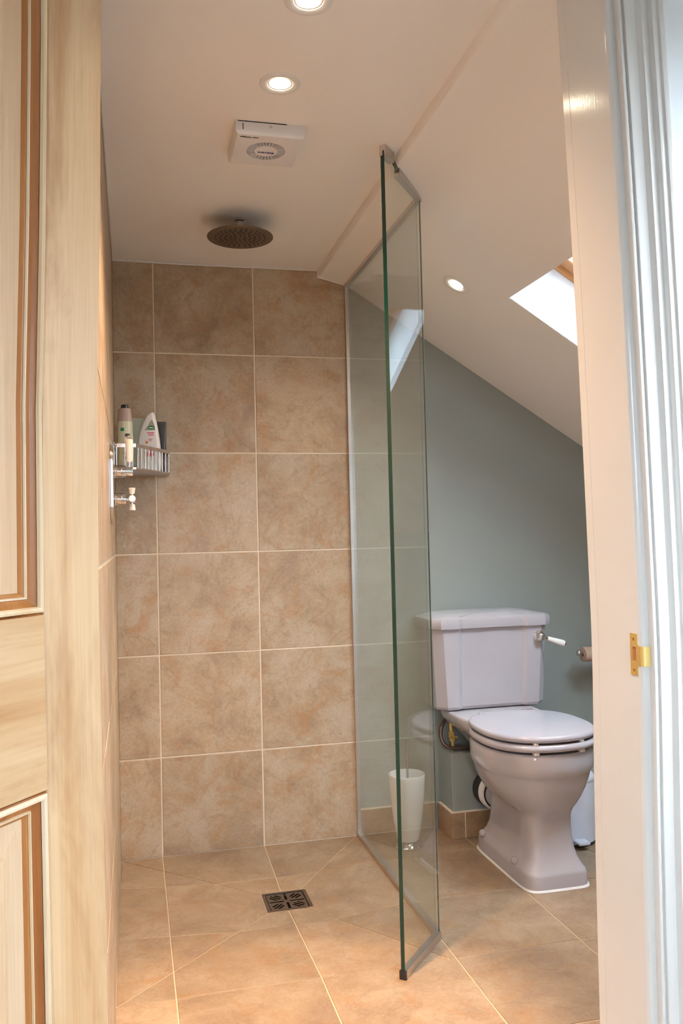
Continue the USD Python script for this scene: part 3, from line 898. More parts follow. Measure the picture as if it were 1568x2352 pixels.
# ------------------------------------------------------------------ toilet
TX = 1.108
toi = thing('toilet', (TX, -0.4, 0), 'white close-coupled toilet with closed seat against the green wall', 'toilet')
secs = [(0.000, 0.103, -0.622, -0.205, 7), (0.040, 0.102, -0.621, -0.206, 7), (0.050, 0.099, -0.617, -0.209, 6.5), (0.062, 0.092, -0.607, -0.222, 6), (0.080, 0.084, -0.597, -0.238, 6),
        (0.105, 0.0775, -0.588, -0.250, 6), (0.135, 0.074, -0.582, -0.256, 6), (0.170, 0.0735, -0.580, -0.258, 6), (0.195, 0.0755, -0.582, -0.258, 5.5), (0.207, 0.083, -0.588, -0.258, 4.2),
        (0.218, 0.098, -0.598, -0.256, 3.0), (0.232, 0.116, -0.608, -0.254, 2.6), (0.252, 0.134, -0.618, -0.250, 2.4), (0.275, 0.149, -0.626, -0.246, 2.3), (0.300, 0.160, -0.633, -0.243, 2.25),
        (0.318, 0.165, -0.636, -0.241, 2.25), (0.324, 0.168, -0.639, -0.240, 2.25), (0.333, 0.1735, -0.644, -0.238, 2.25), (0.350, 0.1765, -0.647, -0.237, 2.25), (0.372, 0.1770, -0.648, -0.236, 2.25), (0.388, 0.1755, -0.646, -0.236, 2.25), (0.394, 0.170, -0.641, -0.240, 2.25)]
rings = [superring(TX, 0, hw, yf, yb, z, 72, e) for z, hw, yf, yb, e in secs]
part('pan', loft(rings), 'porcelain', toi, smooth=42)
# shelf at the back of the pan that carries the cistern
sh_rings = []
for z, hw, yf, yb in ((0.300, 0.060, -0.30, -0.10), (0.340, 0.085, -0.31, -0.06), (0.368, 0.112, -0.315, -0.035), (0.392, 0.140, -0.315, -0.025), (0.408, 0.152, -0.31, -0.022), (0.426, 0.156, -0.305, -0.020), (0.434, 0.152, -0.300, -0.022), (0.4355, 0.146, -0.295, -0.026)):
    sh_rings.append(superring(TX - 0.004, 0, hw, yf, yb, z, 56, 5))
part('pan_shelf', loft(sh_rings), 'porcelain', toi, smooth=42)
for bx, by, bz in ((-0.0965, -0.275, 0.062), (-0.0965, -0.515, 0.058)):
    part('bolt_cap', sphere((TX + bx, by, bz), 0.013, (0.9, 1.1, 0.9)), 'porcelain', toi, smooth=True)
part('base_sealant', loft([superring(TX, 0, 0.107, -0.627, -0.202, 0.0005, 72, 7), superring(TX, 0, 0.1065, -0.626, -0.2025, 0.003, 72, 7), superring(TX, 0, 0.103, -0.622, -0.205, 0.006, 72, 7)]), 'sealant', toi, smooth=40)


def cistern_ring(hw, yf, yb, z, ch=0.030, rec=0.0, px=0.118, out=0.0):
    """plan outline: canted front corners, a middle panel set back by rec"""
    P = [(-hw, yb), (-hw, yf + ch), (-hw + ch, yf), (-px - 0.007, yf), (-px + 0.007, yf + rec), (0, yf + rec), (px - 0.007, yf + rec), (px + 0.007, yf), (hw - ch, yf), (hw, yf + ch), (hw, yb), (0, yb)]
    P = np.array(P)[::-1] if False else np.array(P)
    return np.array([(TX + 0.004 + x, y, z) for x, y in P])


cr = []
for z, hw, yf, ins in ((0.4365, 0.186, -0.152, 0.0), (0.4405, 0.1935, -0.160, 0), (0.450, 0.1975, -0.165, 0), (0.520, 0.201, -0.168, 0), (0.600, 0.205, -0.170, 0), (0.712, 0.2105, -0.173, 0)):
    cr.append(cistern_ring(hw, yf, -0.004, z, 0.030, 0.011))
part('cistern', loft(cr), 'porcelain', toi, smooth=24)
lr = []
for z, g in ((0.711, -0.004), (0.7125, 0.004), (0.716, 0.0105), (0.728, 0.0125), (0.741, 0.0125), (0.748, 0.010), (0.7525, 0.004), (0.7545, -0.004)):
    lr.append(cistern_ring(0.2105 + g, -0.173 - g, -0.003, z, 0.031, 0.009))
for z, g in ((0.760, -0.030), (0.764, -0.060), (0.7655, -0.10)):
    q = cistern_ring(0.2105 + g, -0.173 - g, -0.003, z, 0.03, 0.0, 0.075)
    lr.append(q)
part('cistern_lid', loft(lr), 'porcelain', toi, smooth=30)


def seat_slab(zs, hw, yf, yb, hole=False):
    """rounded slab: zs = (bottom, top)"""
    zb, zt = zs
    r = (zt - zb) / 2
    rings = []
    for a in np.linspace(-math.pi / 2, math.pi / 2, 9):
        g = r * math.cos(a) - r
        rings.append(superring(TX, 0, hw + g, yf - g, yb + g, (zb + zt) / 2 + r * math.sin(a), 80, 2.35, 2.7))
    return rings


rb = seat_slab((0.402, 0.424), 0.181, -0.655, -0.262)
part('seat_ring', loft(rb), 'seat_white', toi, smooth=40)
rl = seat_slab((0.4285, 0.449), 0.178, -0.651, -0.258)
c = rl[-1]
for k, dz_ in ((0.75, 0.0016), (0.45, 0.0026), (0.15, 0.003)):
    mid = c.mean(0)
    rl.append(np.c_[(c[:, :2] - mid[:2]) * k + mid[:2], np.full(len(c), c[0, 2] + dz_)])
part('seat_lid', loft(rl), 'seat_white', toi, smooth=40)
for sx in (-1, 1):
    part('hinge', xf(lathe([(0, -0.02), (0.011, -0.02), (0.011, 0.02), (0, 0.02)], 20), frame((1, 0, 0)), (TX + sx * 0.075, -0.268, 0.4385)), 'chrome', toi, smooth=30)
    part('buffer', cbox((TX + sx * 0.072 - 0.008, -0.638, 0.394), (TX + sx * 0.072 + 0.008, -0.618, 0.4035), 0.002), 'white_plastic', toi)
    part('buffer', cbox((TX + sx * 0.072 - 0.007, -0.636, 0.4225), (TX + sx * 0.072 + 0.007, -0.62, 0.4300), 0.002), 'white_plastic', toi)
kx, kz = 1.283, 0.676
lev = part('flush_lever', cat(sphere((kx, -0.184, kz), 0.0165), xf(lathe([(0, 0), (0.02, 0), (0.02, 0.003), (0.012, 0.006), (0, 0.006)], 28), frame((0, -1, 0)), (kx, -0.1725, kz)),
                              tube([(kx + 0.012, -0.188, kz - 0.004), (kx + 0.030, -0.190, kz - 0.010)], 0.0048, 12)), 'chrome', toi, smooth=40, label='chrome flush lever')
p0, p1 = np.array([kx + 0.024, -0.189, kz - 0.007]), np.array([kx + 0.083, -0.195, kz - 0.027])
part('handle', tube([p0, p0 + 0.05 * (p1 - p0), p0 + 0.9 * (p1 - p0), p1], [0.0055, 0.0075, 0.0115, 0.0095], 18), 'lever_ceramic', lev, smooth=40, label='white ceramic handle')
part('handle_tip', sphere(p1 + (p1 - p0) * 0.05, 0.0052), 'charcoal_plastic', lev, smooth=True, label='dark tip')

# pan connector between the toilet and the boxing
con = thing('waste_connector', (TX - 0.01, -0.14, 0.165), 'white plastic waste pipe connector with black seal behind the toilet', 'waste pipe')
Rc = frame((0, 1, 0)); pc = (TX - 0.012, -0.2895, 0.165)
part('spigot', xf(lathe([(0, 0.033), (0.047, 0.033), (0.048, 0.085), (0, 0.085)], 40), Rc, pc), 'porcelain', con, smooth=30)
part('collar', xf(lathe([(0.047, 0.075), (0.0575, 0.078), (0.060, 0.084), (0.060, 0.104), (0.056, 0.110), (0, 0.110)], 44), Rc, pc), 'white_plastic', con, smooth=30)
part('seal', xf(lathe([(0.046, 0.071), (0.0515, 0.071), (0.0515, 0.077), (0.046, 0.077)], 40, True), Rc, pc), 'black_rubber', con, smooth=30, label='black rubber seal')
part('flange', xf(lathe([(0.0, 0.108), (0.058, 0.108), (0.062, 0.114), (0.062, 0.148), (0.058, 0.1490), (0, 0.1490)], 44), Rc, pc), 'black_rubber', con, smooth=30, label='black rubber flange')

# flexible water hose on the boxing
hz = BXH + 0.008
hose = thing('water_hose', (1.0, -0.07, BXH), 'braided water supply hose looping beside the cistern with a brass valve', 'hose')
path = spline([(1.060, -0.060, 0.4355), (1.000, -0.055, 0.405), (0.976, -0.060, 0.392), (0.952, -0.075, 0.365), (0.948, -0.088, 0.325), (0.966, -0.098, 0.302), (1.005, -0.100, hz + 0.004), (1.045, -0.100, hz), (1.068, -0.100, hz)], 60)
part('hose', tube(path, 0.0065, 12), 'braided_steel', hose, smooth=True)
part('valve', cat(tube([(0.992, -0.080, BXH), (0.990, -0.080, 0.330)], 0.006, 14), tube([(0.990, -0.080, 0.318), (0.986, -0.079, 0.352)], 0.0105, 6), tube([(0.986, -0.079, 0.352), (0.984, -0.078, 0.39)], 0.006, 14), tube([(0.975, -0.085, 0.335), (1.006, -0.085, 0.330)], 0.005, 10)), 'brass', hose, smooth=35, label='brass isolating valve')
part('coupling', tube([(1.048, -0.100, hz), (1.07, -0.100, hz)], 0.0095, 6), 'brass', hose, label='brass hose coupling')

# ------------------------------------------------------------------ brush holder
bp = np.array([0.797, -0.150, 0.0])
br = thing('toilet_brush_holder', bp, 'slim white ceramic toilet brush holder on a chrome foot seen through the glass', 'toilet brush')
part('foot', xf(lathe([(0, 0.0), (0.049, 0.0), (0.050, 0.004), (0.046, 0.010), (0.036, 0.018), (0.030, 0.022), (0, 0.022)], 40), None, bp), 'chrome', br, smooth=35)
pr = [(0.0, 0.020), (0.030, 0.020), (0.036, 0.024), (0.041, 0.045), (0.0475, 0.085), (0.053, 0.13), (0.0575, 0.18), (0.0605, 0.228), (0.061, 0.238), (0.0597, 0.2405), (0.0573, 0.2405), (0.056, 0.236), (0.053, 0.18), (0.045, 0.09), (0.03, 0.04), (0, 0.035)]
cup = lathe(pr, 96)
v = cup[0].copy()
a = np.arctan2(v[:, 1], v[:, 0]); rad = np.hypot(v[:, 0], v[:, 1])
out_ = (np.arange(len(v)) < 1 + 96 * 7)
k = np.where(out_, 1 + 0.010 * np.abs(np.sin(a * 12)) * np.clip((v[:, 2] - 0.03) / 0.05, 0, 1), 1.0)
v[:, :2] *= k[:, None]
part('cup', xf((v, cup[1]), None, bp), 'lever_ceramic', br, smooth=40, label='fluted white ceramic cup')
part('brush_handle', tube([bp + [0.002, 0, 0.10], bp + [0.003, 0, 0.348], bp + [0.003, 0, 0.352]], [0.0042, 0.0042, 0.002], 14), 'chrome', br, smooth=40, label='thin chrome brush handle')

# ------------------------------------------------------------------ pedal bin
pb_ = np.array([1.336, -0.247, 0.0])
bn = thing('pedal_bin', pb_, 'round white pedal bin on the floor to the right of the toilet', 'pedal bin')
part('body', xf(lathe([(0, 0.006), (0.083, 0.006), (0.085, 0.010), (0.085, 0.207), (0.083, 0.208), (0, 0.208)], 56), None, pb_), 'bin_enamel', bn, smooth=35)
part('lid', xf(lathe([(0.0, 0.2085), (0.0865, 0.2085), (0.087, 0.214), (0.083, 0.224), (0.070, 0.236), (0.045, 0.245), (0, 0.249)], 56), None, pb_), 'bin_enamel', bn, smooth=35)
part('base_ring', xf(lathe([(0, 0.0), (0.084, 0.0), (0.0858, 0.002), (0.0858, 0.009), (0.084, 0.0095), (0, 0.0095)], 56), None, pb_), 'black_plastic', bn, smooth=35, label='black base ring')
part('pedal', cbox((pb_[0] - 0.030, pb_[1] - 0.120, 0.016), (pb_[0] + 0.012, pb_[1] - 0.070, 0.028), 0.004), 'bin_enamel', bn)

# ------------------------------------------------------------------ toilet roll on its holder
rh = thing('toilet_roll_holder', (1.50, 0.0, 0.59), 'chrome toilet roll holder with a ball end on the green wall', 'toilet roll holder')
rz, ry = 0.596, -0.085
part('rod', tube([(1.488, ry, rz), (1.64, ry, rz)], 0.0065, 14), 'chrome', rh, smooth=35)
part('ball_end', sphere((1.482, ry, rz), 0.0115), 'chrome', rh, smooth=True)
part('bracket', cat(tube([(1.625, ry, rz), (1.625, -0.001, rz)], 0.008, 14), xf(lathe([(0, 0), (0.026, 0), (0.024, 0.006), (0.01, 0.01), (0, 0.01)], 30), frame((0, -1, 0)), (1.625, -0.0005, rz))), 'chrome', rh, smooth=35)
rl_ = xf(lathe([(0.0075, 0.0), (0.0265, 0.0), (0.027, 0.001), (0.027, 0.099), (0.0265, 0.1), (0.0075, 0.1)], 40, True), frame((1, 0, 0)), (1.497, ry, rz - 0.006))
solo('toilet_roll', rl_, 'cardboard', 35, 'nearly used up toilet roll on the chrome holder by the door frame', 'toilet roll')

# ------------------------------------------------------------------ shower valve
vx, vy = XL, -0.62
va = thing('shower_valve', (vx, vy, 1.188), 'chrome shower valve plate with lever and cross handles on the left wall', 'shower valve')
pl = sbox(-0.040, -0.062, 0.040, 0.062).buffer(0.0)
pl = affinity.translate(Polygon([(0.045 * math.cos(a), 0.06 + 0.045 * math.sin(a)) for a in np.linspace(0, math.pi, 24)] + [(0.045 * math.cos(a), -0.06 + 0.045 * math.sin(a)) for a in np.linspace(math.pi, 2 * math.pi, 24)]), 0, 0)
v, f = extrude(pl, 0.004)
v2, f2_ = extrude(pl.buffer(-0.004), 0.007)
toW = lambda v: np.stack([vx + 0.0005 + v[:, 2], vy + v[:, 0], 1.186 + v[:, 1]], 1)
part('back_plate', cat((toW(v), f), (toW(v2), f2_)), 'chrome', va, smooth=30)
Rx = frame((1, 0, 0))
for z, nm in ((1.2185, 'thermostat'), (1.1462, 'flow')):
    base = np.array([vx + 0.004, vy, z])
    part('control_body', xf(lathe([(0.019, 0.0), (0.0205, 0.002), (0.0205, 0.004), (0.017, 0.006), (0.017, 0.010), (0.0160, 0.011), (0.0160, 0.0235), (0.0168, 0.0245), (0.0168, 0.028), (0.0158, 0.029), (0.0158, 0.034), (0.0135, 0.035), (0, 0.035)], 36), Rx, base), 'chrome', va, smooth=35)
b1 = np.array([vx + 0.036, vy, 1.2185])
lv = part('lever', cat(xf(lathe([(0, 0), (0.0125, 0), (0.0125, 0.0195), (0.0115, 0.021), (0, 0.021)], 28), Rx, b1), tube([b1 + [0.012, 0, 0.010], b1 + [0.012, 0, 0.024]], 0.006, 14)), 'chrome', va, smooth=35, label='chrome upright lever')
part('lever_finial', cat(tube([b1 + [0.012, 0, 0.083], b1 + [0.012, 0, 0.092]], [0.006, 0.004], 14), sphere(b1 + [0.012, 0, 0.090], 0.0052)), 'chrome', lv, smooth=35)
part('lever_grip', tube([b1 + [0.012, 0, 0.024], b1 + [0.012, 0, 0.028], b1 + [0.012, 0, 0.050], b1 + [0.012, 0, 0.080], b1 + [0.012, 0, 0.084]], [0.006, 0.0080, 0.0088, 0.0105, 0.008], 20), 'tan_ceramic', lv, smooth=40, label='cream ceramic lever grip')
b2 = np.array([vx + 0.037, vy, 1.1462])
cr_ = part('cross_handle', cat(xf(lathe([(0, 0), (0.006, 0), (0.006, 0.009), (0.0105, 0.011), (0.0105, 0.022), (0.009, 0.025), (0, 0.026)], 24), Rx, b2), *[tube([b2 + [0.0165, math.cos(a) * 0.008, math.sin(a) * 0.008], b2 + [0.0165, math.cos(a) * 0.014, math.sin(a) * 0.014]], 0.0058, 14) for a in (0, math.pi / 2, math.pi, 3 * math.pi / 2)]), 'chrome', va, smooth=35, label='chrome cross handle')
for a in (0, math.pi / 2, math.pi, 3 * math.pi / 2):
    dv = np.array([0, math.cos(a), math.sin(a)])
    part('cross_tip', tube([b2 + [0.0165, 0, 0] + dv * 0.013, b2 + [0.0165, 0, 0] + dv * 0.015, b2 + [0.0165, 0, 0] + dv * 0.028, b2 + [0.0165, 0, 0] + dv * 0.0295], [0.0055, 0.0066, 0.0088, 0.0075], 18), 'tan_ceramic', cr_, smooth=40, label='cream ceramic tip')

# ------------------------------------------------------------------ corner basket and bottles
KZ0, KZ1 = 1.256, 1.332
bk = thing('corner_basket', (XL, 0, KZ0), 'chrome wire corner basket fixed in the shower corner', 'shower basket')
rail = [(XL + 0.002, -0.262), (-0.0675, -0.262), (0.040, -0.060), (0.040, -0.002)]
LS = LineString(rail)


def ribbon(line, w, z0, z1):
    P = line.buffer(w / 2, cap_style=2, join_style=2)
    return xf(extrude(P, z1 - z0), None, (0, 0, z0))


part('top_rail', ribbon(LS, 0.004, KZ1 - 0.011, KZ1), 'chrome', bk)
part('bottom_rail', ribbon(LS, 0.004, KZ0 - 0.002, KZ0 + 0.004), 'chrome', bk)
for k in range(15):
    s_ = (k + 0.35) / 15 * LS.length
    q = LS.interpolate(s_)
    part('upright', tube([(q.x, q.y, KZ0), (q.x, q.y, KZ1 - 0.008)], 0.0021, 8), 'chrome', bk, smooth=True)
floorp = Polygon([(XL + 0.002, -0.262), (-0.0675, -0.262), (0.040, -0.060), (0.040, -0.002), (XL + 0.002, -0.002)])
holes = floorp.buffer(-0.008)
sl_ = floorp
for k in range(12):
    sl_ = sl_.difference(sbox(-0.2, -0.255 + k * 0.021, 0.2, -0.255 + k * 0.021 + 0.012).intersection(holes))
part('base_tray', xf(extrude(sl_, 0.003), None, (0, 0, KZ0 - 0.002)), 'brushed_steel', bk)
part('wall_bracket', cat(cbox((XL + 0.0005, -0.268, KZ0), (XL + 0.005, -0.255, KZ1 + 0.004), 0.001), sphere((XL + 0.006, -0.264, KZ1 - 0.004), 0.006)), 'chrome', bk, smooth=40)

zb = KZ0 + 0.0012
c1 = np.array([-0.098, -0.165, zb])
b = thing('cream_bottle', c1, 'cream round bottle with mauve shoulder and black cap in the corner basket', 'bottle')
part('body', xf(lathe([(0, 0), (0.0225, 0), (0.0245, 0.003), (0.0248, 0.05), (0.0240, 0.12), (0.0232, 0.153), (0, 0.153)], 40), None, c1), 'cream_plastic', b, smooth=35)
part('shoulder', xf(lathe([(0, 0.1532), (0.0226, 0.1532), (0.0215, 0.17), (0.0195, 0.190), (0.0180, 0.1945), (0, 0.1945)], 40), None, c1), 'mauve_plastic', b, smooth=35)
part('cap', cat(xf(lathe([(0, 0.1945), (0.0115, 0.1945), (0.0115, 0.2045), (0.0095, 0.2065), (0, 0.2065)], 28), None, c1), cbox(c1 + [-0.003, -0.020, 0.2005], c1 + [0.004, -0.006, 0.2065], 0.002)), 'black_plastic', b, smooth=35)


def wrap(center, r, a0, a1, z0, z1, n=10):
    """a curved label patch just proud of a round bottle"""
    A = np.linspace(a0, a1, n)
    rings = []
    for rr_ in (r, r + 0.0004):
        rings.append([(rr_ * math.cos(t), rr_ * math.sin(t)) for t in A])
    V, F = [], []
    for (x, y) in rings[1]: V += [(x, y, z0), (x, y, z1)]
    for i in range(n - 1): F += [(2 * i, 2 * i + 2, 2 * i + 3), (2 * i, 2 * i + 3, 2 * i + 1)]
    return np.array(V) + center, np.array(F)


dn = -math.pi / 2
for a0, a1, z0, z1, m_, nm in ((-0.55, -0.1, 0.122, 0.132, 'teal_print', 'print'), (0.0, 0.62, 0.105, 0.114, 'maroon_print', 'print'), (-0.1, 0.5, 0.080, 0.100, 'white_print', 'print'), (-0.2, 0.15, 0.035, 0.043, 'teal_print', 'print')):
    part(nm, wrap(c1, 0.0250, dn + a0, dn + a1, z0, z1), m_, b, smooth=True)
c2 = np.array([-0.062, -0.075, zb])
b = thing('pale_tube', c2, 'pale green squeeze tube behind the cream bottle in the basket', 'tube')
tr = []
for z, rx_, ry_ in ((0.0, 0.016, 0.016), (0.02, 0.0165, 0.0165), (0.022, 0.0185, 0.0175), (0.08, 0.020, 0.013), (0.15, 0.0225, 0.005), (0.172, 0.023, 0.0018), (0.178, 0.023, 0.0015)):
    a = np.arange(32) / 32 * 2 * np.pi
    tr.append(np.stack([c2[0] + rx_ * np.cos(a), c2[1] + ry_ * np.sin(a), np.full(32, c2[2] + z)], 1))
part('body', loft(tr[2:]), 'pale_green_plastic', b, smooth=40)
part('cap', loft(tr[:2] + [tr[1]]), 'white_plastic', b, smooth=40)
c3 = np.array([-0.020, -0.100, zb])
b = thing('white_bottle', c3, 'white teardrop bottle with a green oval badge and pink print in the basket', 'bottle')
outl = spline([(-0.033, 0.0), (-0.0385, 0.03), (-0.039, 0.075), (-0.0365, 0.110), (-0.027, 0.145), (-0.012, 0.178), (0.004, 0.193), (0.0115, 0.1945), (0.0165, 0.184), (0.0225, 0.155), (0.0285, 0.115), (0.0325, 0.075), (0.0335, 0.03), (0.031, 0.0)], 60)
PO = Polygon(outl)
levels = []
hd = 0.019
V_, F_ = [], []
rg = []
th0 = math.radians(-12)
for k, (ins, d) in enumerate(((0.0085, -hd), (0.0030, -hd * 0.86), (0.0008, -hd * 0.55), (0, 0), (0.0008, hd * 0.55), (0.0030, hd * 0.86), (0.0085, hd))):
    cc = np.array([0.0, 0.085])
    q = outl.copy()
    nrm_ = np.gradient(q, axis=0); nrm_ = np.stack([-nrm_[:, 1], nrm_[:, 0]], 1); nrm_ /= np.linalg.norm(nrm_, axis=1, keepdims=True)
    if np.dot(nrm_[20], cc - q[20]) < 0: nrm_ = -nrm_
    q = q + nrm_ * ins
    q[:, 1] = np.maximum(q[:, 1], 0)
    rg.append(np.stack([q[:, 0], np.full(len(q), d), q[:, 1]], 1))
Rz = np.array([[math.cos(th0), -math.sin(th0), 0], [math.sin(th0), math.cos(th0), 0], [0, 0, 1]])
part('body', xf(loft([r[::-1] for r in rg]), Rz, c3), 'bottle_white', b, smooth=50)


def stamp(poly, y, h=0.0006):
    v, f = extrude(poly, h)
    return xf((np.stack([v[:, 0], y - v[:, 2], v[:, 1]], 1), f), Rz, c3)


part('silver_band', stamp(Polygon([(-0.014, 0.134), (0.020, 0.134), (0.0175, 0.150), (0.010, 0.168), (0.005, 0.163), (-0.004, 0.147)]), -hd), 'silver_label', b, label='silver shoulder label')
part('badge', stamp(affinity.scale(Point(0.0075, 0.142).buffer(1, 24), 0.0105, 0.0065), -hd - 0.0006), 'green_print', b, label='green oval badge')
part('badge_print', stamp(sbox(0.001, 0.1405, 0.014, 0.1435), -hd - 0.0012), 'white_print', b, label='white print')
for q4 in ((-0.006, 0.1235, 0.016, 0.1275), (-0.003, 0.117, 0.015, 0.1205), (-0.002, 0.104, 0.010, 0.1065), (-0.002, 0.099, 0.008, 0.1012), (-0.008, 0.050, 0.014, 0.062)):
    part('print', stamp(sbox(*q4), -hd), 'pink_print', b, label='pink print')
for qx, qz, qa, qb in ((-0.008, 0.095, 0.004, 0.005), (0.006, 0.068, 0.006, 0.003)):
    part('print', stamp(affinity.scale(Point(qx, qz).buffer(1, 12), qa, qb), -hd), 'orange_print', b, label='orange print')
c4_ = np.array([0.018, -0.055, zb])
b = thing('dark_tube', c4_, 'dark charcoal toiletry tube at the right end of the corner basket', 'tube')
tr = []
for z, rx_, ry_ in ((0.0, 0.0135, 0.0135), (0.022, 0.0138, 0.0138), (0.024, 0.0125, 0.0125), (0.08, 0.0135, 0.010), (0.15, 0.0145, 0.004), (0.165, 0.015, 0.0016), (0.170, 0.015, 0.0014)):
    a = np.arange(32) / 32 * 2 * np.pi
    tr.append(np.stack([c4_[0] + rx_ * np.cos(a), c4_[1] + ry_ * np.sin(a), np.full(32, c4_[2] + z)], 1))
part('cap', loft(tr[:3]), 'black_plastic', b, smooth=40)
part('body', loft(tr[2:]), 'charcoal_plastic', b, smooth=40)

# ------------------------------------------------------------------ open pine door
hp = np.array([-0.1195, -1.815, 0.0])
eu = np.array([-math.sin(DOOR_ANG), -math.cos(DOOR_ANG), 0.0])      # from the hinge edge to the free edge
en = np.array([math.cos(DOOR_ANG), -math.sin(DOOR_ANG), 0.0])       # out of the face that is seen
_dbow = PchipInterpolator([0, 0.45, 0.8, 1.013, 1.17, 1.28, 1.55, 1.72, 2.1], [0.004, 0.003, 0.0005, -0.0005, 0.0002, 0.0035, 0.0105, 0.0125, 0.015])


def dW(mesh):
    """door coordinates (u, w, z) -> world; w is along the face normal"""
    v, f = vf(mesh)
    # more rows so the stile can bow
    m = trimesh.Trimesh(v, f, process=False)
    v2, f2_ = trimesh.remesh.subdivide_to_size(np.asarray(m.vertices), np.asarray(m.faces), 0.25)
    P = hp + v2[:, :1] * eu + v2[:, 1:2] * en + v2[:, 2:3] * np.array([0, 0, 1.0])
    P[:, 0] += _dbow(np.clip(v2[:, 2], 0, 2.1))
    # (u, w, z) is left-handed against (eu, en, z)
    if np.dot(np.cross(eu, en), [0, 0, 1]) < 0:
        f2_ = f2_[:, ::-1]
    return P, f2_


DT = 0.040
door = thing('door_1', hp, 'stripped pine panelled door standing open against the left side of the doorway', 'door', kind='structure')
DWD, ZT, ZB0 = 0.70, 1.955, 0.008
ST = 0.0965
R1, R2 = 0.7580, 0.9535            # the lock rail
MU0, MU1 = 0.305, 0.395
part('stile', dW(cbox((0, -DT, ZB0), (ST, 0, ZT), 0.002)), 'pine_upright', door)
part('stile', dW(cbox((DWD - ST, -DT, ZB0), (DWD, 0, ZT), 0.002)), 'pine_upright', door)
part('rail', dW(cbox((ST + 0.0002, -DT, R1), (DWD - ST - 0.0002, -0.0002, R2), 0.0008)), 'pine_across', door)
part('rail', dW(cbox((ST + 0.0002, -DT, ZT - 0.10), (DWD - ST - 0.0002, -0.0002, ZT), 0.0008)), 'pine_across', door)
part('rail', dW(cbox((ST + 0.0002, -DT, ZB0), (DWD - ST - 0.0002, -0.0002, 0.21), 0.0008)), 'pine_across', door)
part('muntin', dW(cbox((MU0, -DT, R2 + 0.0002), (MU1, -0.0002, ZT - 0.1002), 0.0008)), 'pine_upright', door)
part('muntin', dW(cbox((MU0, -DT, 0.2102), (MU1, -0.0002, R1 - 0.0002), 0.0008)), 'pine_upright', door)


def mitre(u0, u1, z0, z1, sec):
    """a moulding with section sec [(inset, w)] run round the rectangle, mitred"""
    V, F = [], []
    n = len(sec)
    for i, w in sec:
        V += [(u0 + i, w, z0 + i), (u1 - i, w, z0 + i), (u1 - i, w, z1 - i), (u0 + i, w, z1 - i)]
    for k in range(n - 1):
        for q in range(4):
            r = (q + 1) % 4
            a, b_, c_, d_ = 4 * k + q, 4 * k + r, 4 * (k + 1) + r, 4 * (k + 1) + q
            F += [(a, b_, c_), (a, c_, d_)]
    return np.array(V, float), np.array(F)[:, ::-1]


for (u0, u1) in ((ST, MU0), (MU1, DWD - ST)):
    for (z0, z1) in ((0.21, R1), (R2, ZT - 0.10)):
        pnl = part('panel', dW(cat(mitre(u0, u1, z0, z1, [(0.026, -0.0155), (0.0325, -0.0150), (0.034, -0.0148), (0.0575, -0.0128), (0.0590, -0.0095), (0.061, -0.0088)]),
                                   (np.array([(u0 + 0.061, -0.0088, z0 + 0.061), (u1 - 0.061, -0.0088, z0 + 0.061), (u1 - 0.061, -0.0088, z1 - 0.061), (u0 + 0.061, -0.0088, z1 - 0.061)]), np.array([(0, 2, 1), (0, 3, 2)])),
                                   cbox((u0 + 0.001, -DT + 0.008, z0 + 0.001), (u1 - 0.001, -0.020, z1 - 0.001)))), 'pine_panel', door)
        mo = part('moulding', dW(mitre(u0, u1, z0, z1, [(0.0, -0.0050), (0.0022, -0.0062), (0.0030, -0.0010), (0.0030, -0.001)])), 'pine_stained', door, label='stained groove of the panel moulding')
        part('bead', dW(mitre(u0, u1, z0, z1, [(0.0026, -0.0035), (0.0036, 0.0016), (0.0060, 0.0028), (0.0088, 0.0016), (0.0100, -0.0020)])), 'pine_bead', mo, label='pale rounded bead')
        part('cove', dW(mitre(u0, u1, z0, z1, [(0.0098, -0.0030), (0.0110, -0.0050), (0.0135, -0.0085), (0.0165, -0.0105), (0.0185, -0.0108)])), 'pine_stained', mo, label='stained cove')
        part('fillet', dW(mitre(u0, u1, z0, z1, [(0.0184, -0.0112), (0.0192, -0.0080), (0.0206, -0.0080), (0.0214, -0.0105)])), 'pine_bead', mo, label='pale worn fillet')
        part('inner_groove', dW(mitre(u0, u1, z0, z1, [(0.0212, -0.0108), (0.0235, -0.0115), (0.0262, -0.0165)])), 'pine_stained', mo, label='dark stained inner groove')

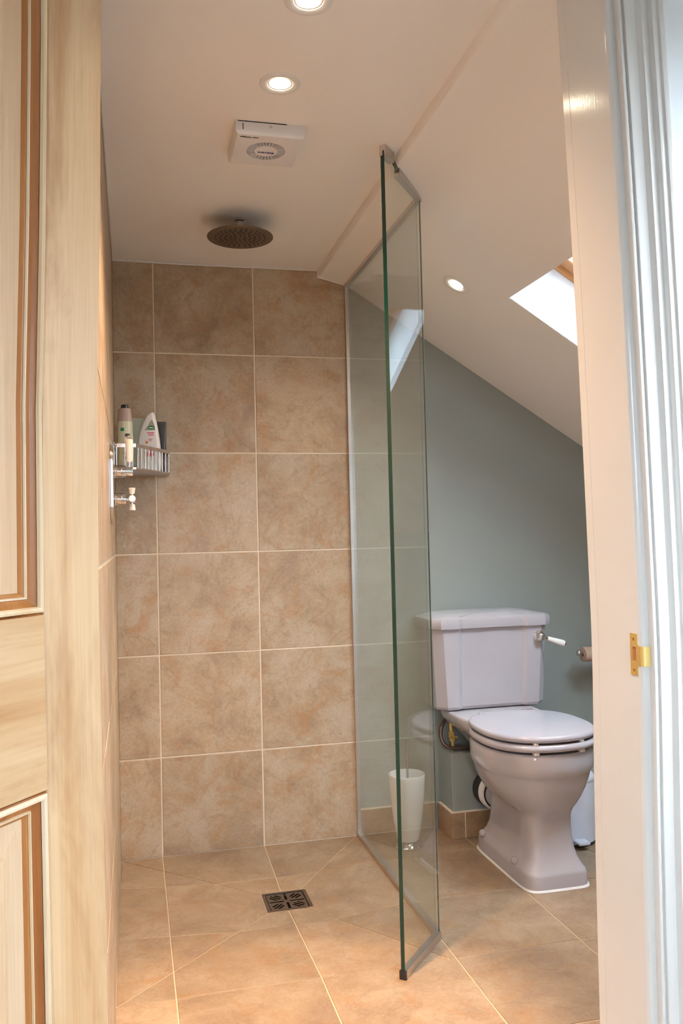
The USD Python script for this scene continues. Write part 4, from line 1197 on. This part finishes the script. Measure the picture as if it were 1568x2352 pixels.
# ------------------------------------------------------------------ brass strike plate on the right lining
spz0, spz1 = 0.8315, 0.8895
sx_ = XJ - 0.0016 + float(_bow(0.86))
sk = thing('strike_plate', (sx_, -1.845, 0.86), 'brass strike plate screwed to the white door lining', 'strike plate')
ya, yb_ = -1.8335, -1.8505
arr = Y_HALL + 0.001
pp = Polygon([(ya, spz0), (yb_, spz0), (yb_, 0.8425), (yb_ - 0.0015, 0.8445), (yb_ - 0.004, 0.8455), (arr, 0.8455), (arr, 0.8730), (yb_ - 0.004, 0.8730), (yb_ - 0.0015, 0.8740), (yb_, 0.8765), (yb_, spz1), (ya, spz1)])
pp = pp.difference(sbox(-1.8478, 0.8515, -1.8385, 0.8710))
for zz in (0.8385, 0.8815):
    pp = pp.difference(Point((ya + yb_) / 2, zz).buffer(0.0024, 12))
v, f = extrude(pp, 0.0012)
part('plate', (np.stack([sx_ - 0.0004 - v[:, 2] + 0.0, v[:, 0], v[:, 1]], 1), f[:, ::-1] if False else f), 'brass', sk)
lip = []
for a in np.linspace(0, math.pi / 2, 7):
    lip.append((sx_ + 0.0035 - 0.0045 * math.cos(a), arr - 0.0045 * math.sin(a)))
lip.append((sx_ + 0.0105, arr - 0.0046))
outer = np.array(lip)
nrm2 = np.gradient(outer, axis=0); nrm2 = np.stack([-nrm2[:, 1], nrm2[:, 0]], 1); nrm2 /= np.linalg.norm(nrm2, axis=1, keepdims=True)
inn = outer + nrm2 * 0.0012 * (1 if np.dot(nrm2[0], [1, 0]) > 0 else -1)
lp = np.vstack([outer, inn[::-1]])
part('lip', zext(lp, 0.8456, 0.8729, 4), 'brass', sk, smooth=35, label='curved brass lip')
part('latch_hole', cbox((sx_ - 0.0007, -1.8478, 0.8515), (sx_ + 0.0006, -1.8385, 0.8710)), 'bare_wood', sk, label='bare wood in the latch hole')
for zz in (0.8385, 0.8815):
    part('screw', xf(lathe([(0, 0.0014), (0.0022, 0.0012), (0.0027, 0.0004), (0.0027, 0)], 16), frame((-1, 0, 0)), (sx_ - 0.0005, (ya + yb_) / 2, zz)), 'screw_brass', sk, smooth=40)

# lettering on the fan: upside down as seen from the door
for txt, h_, x_, y_, m_, nm in (('Low Voltage', 0.0052, 0.1910, -1.0135, 'black_print', 'printed_words'), ('Silavent', 0.0075, 0.2388, -0.9420, 'blue_print', 'printed_name')):
    v, f = vf(meshkit.text_mesh(txt, h_, 0.0005, True))
    c = (v.min(0) + v.max(0)) / 2
    w = np.stack([x_ - (v[:, 0] - c[0]), y_ + (v[:, 1] - c[1]), fzb - 0.0002 - v[:, 2]], 1)
    part(nm, (w, f), m_, fan)
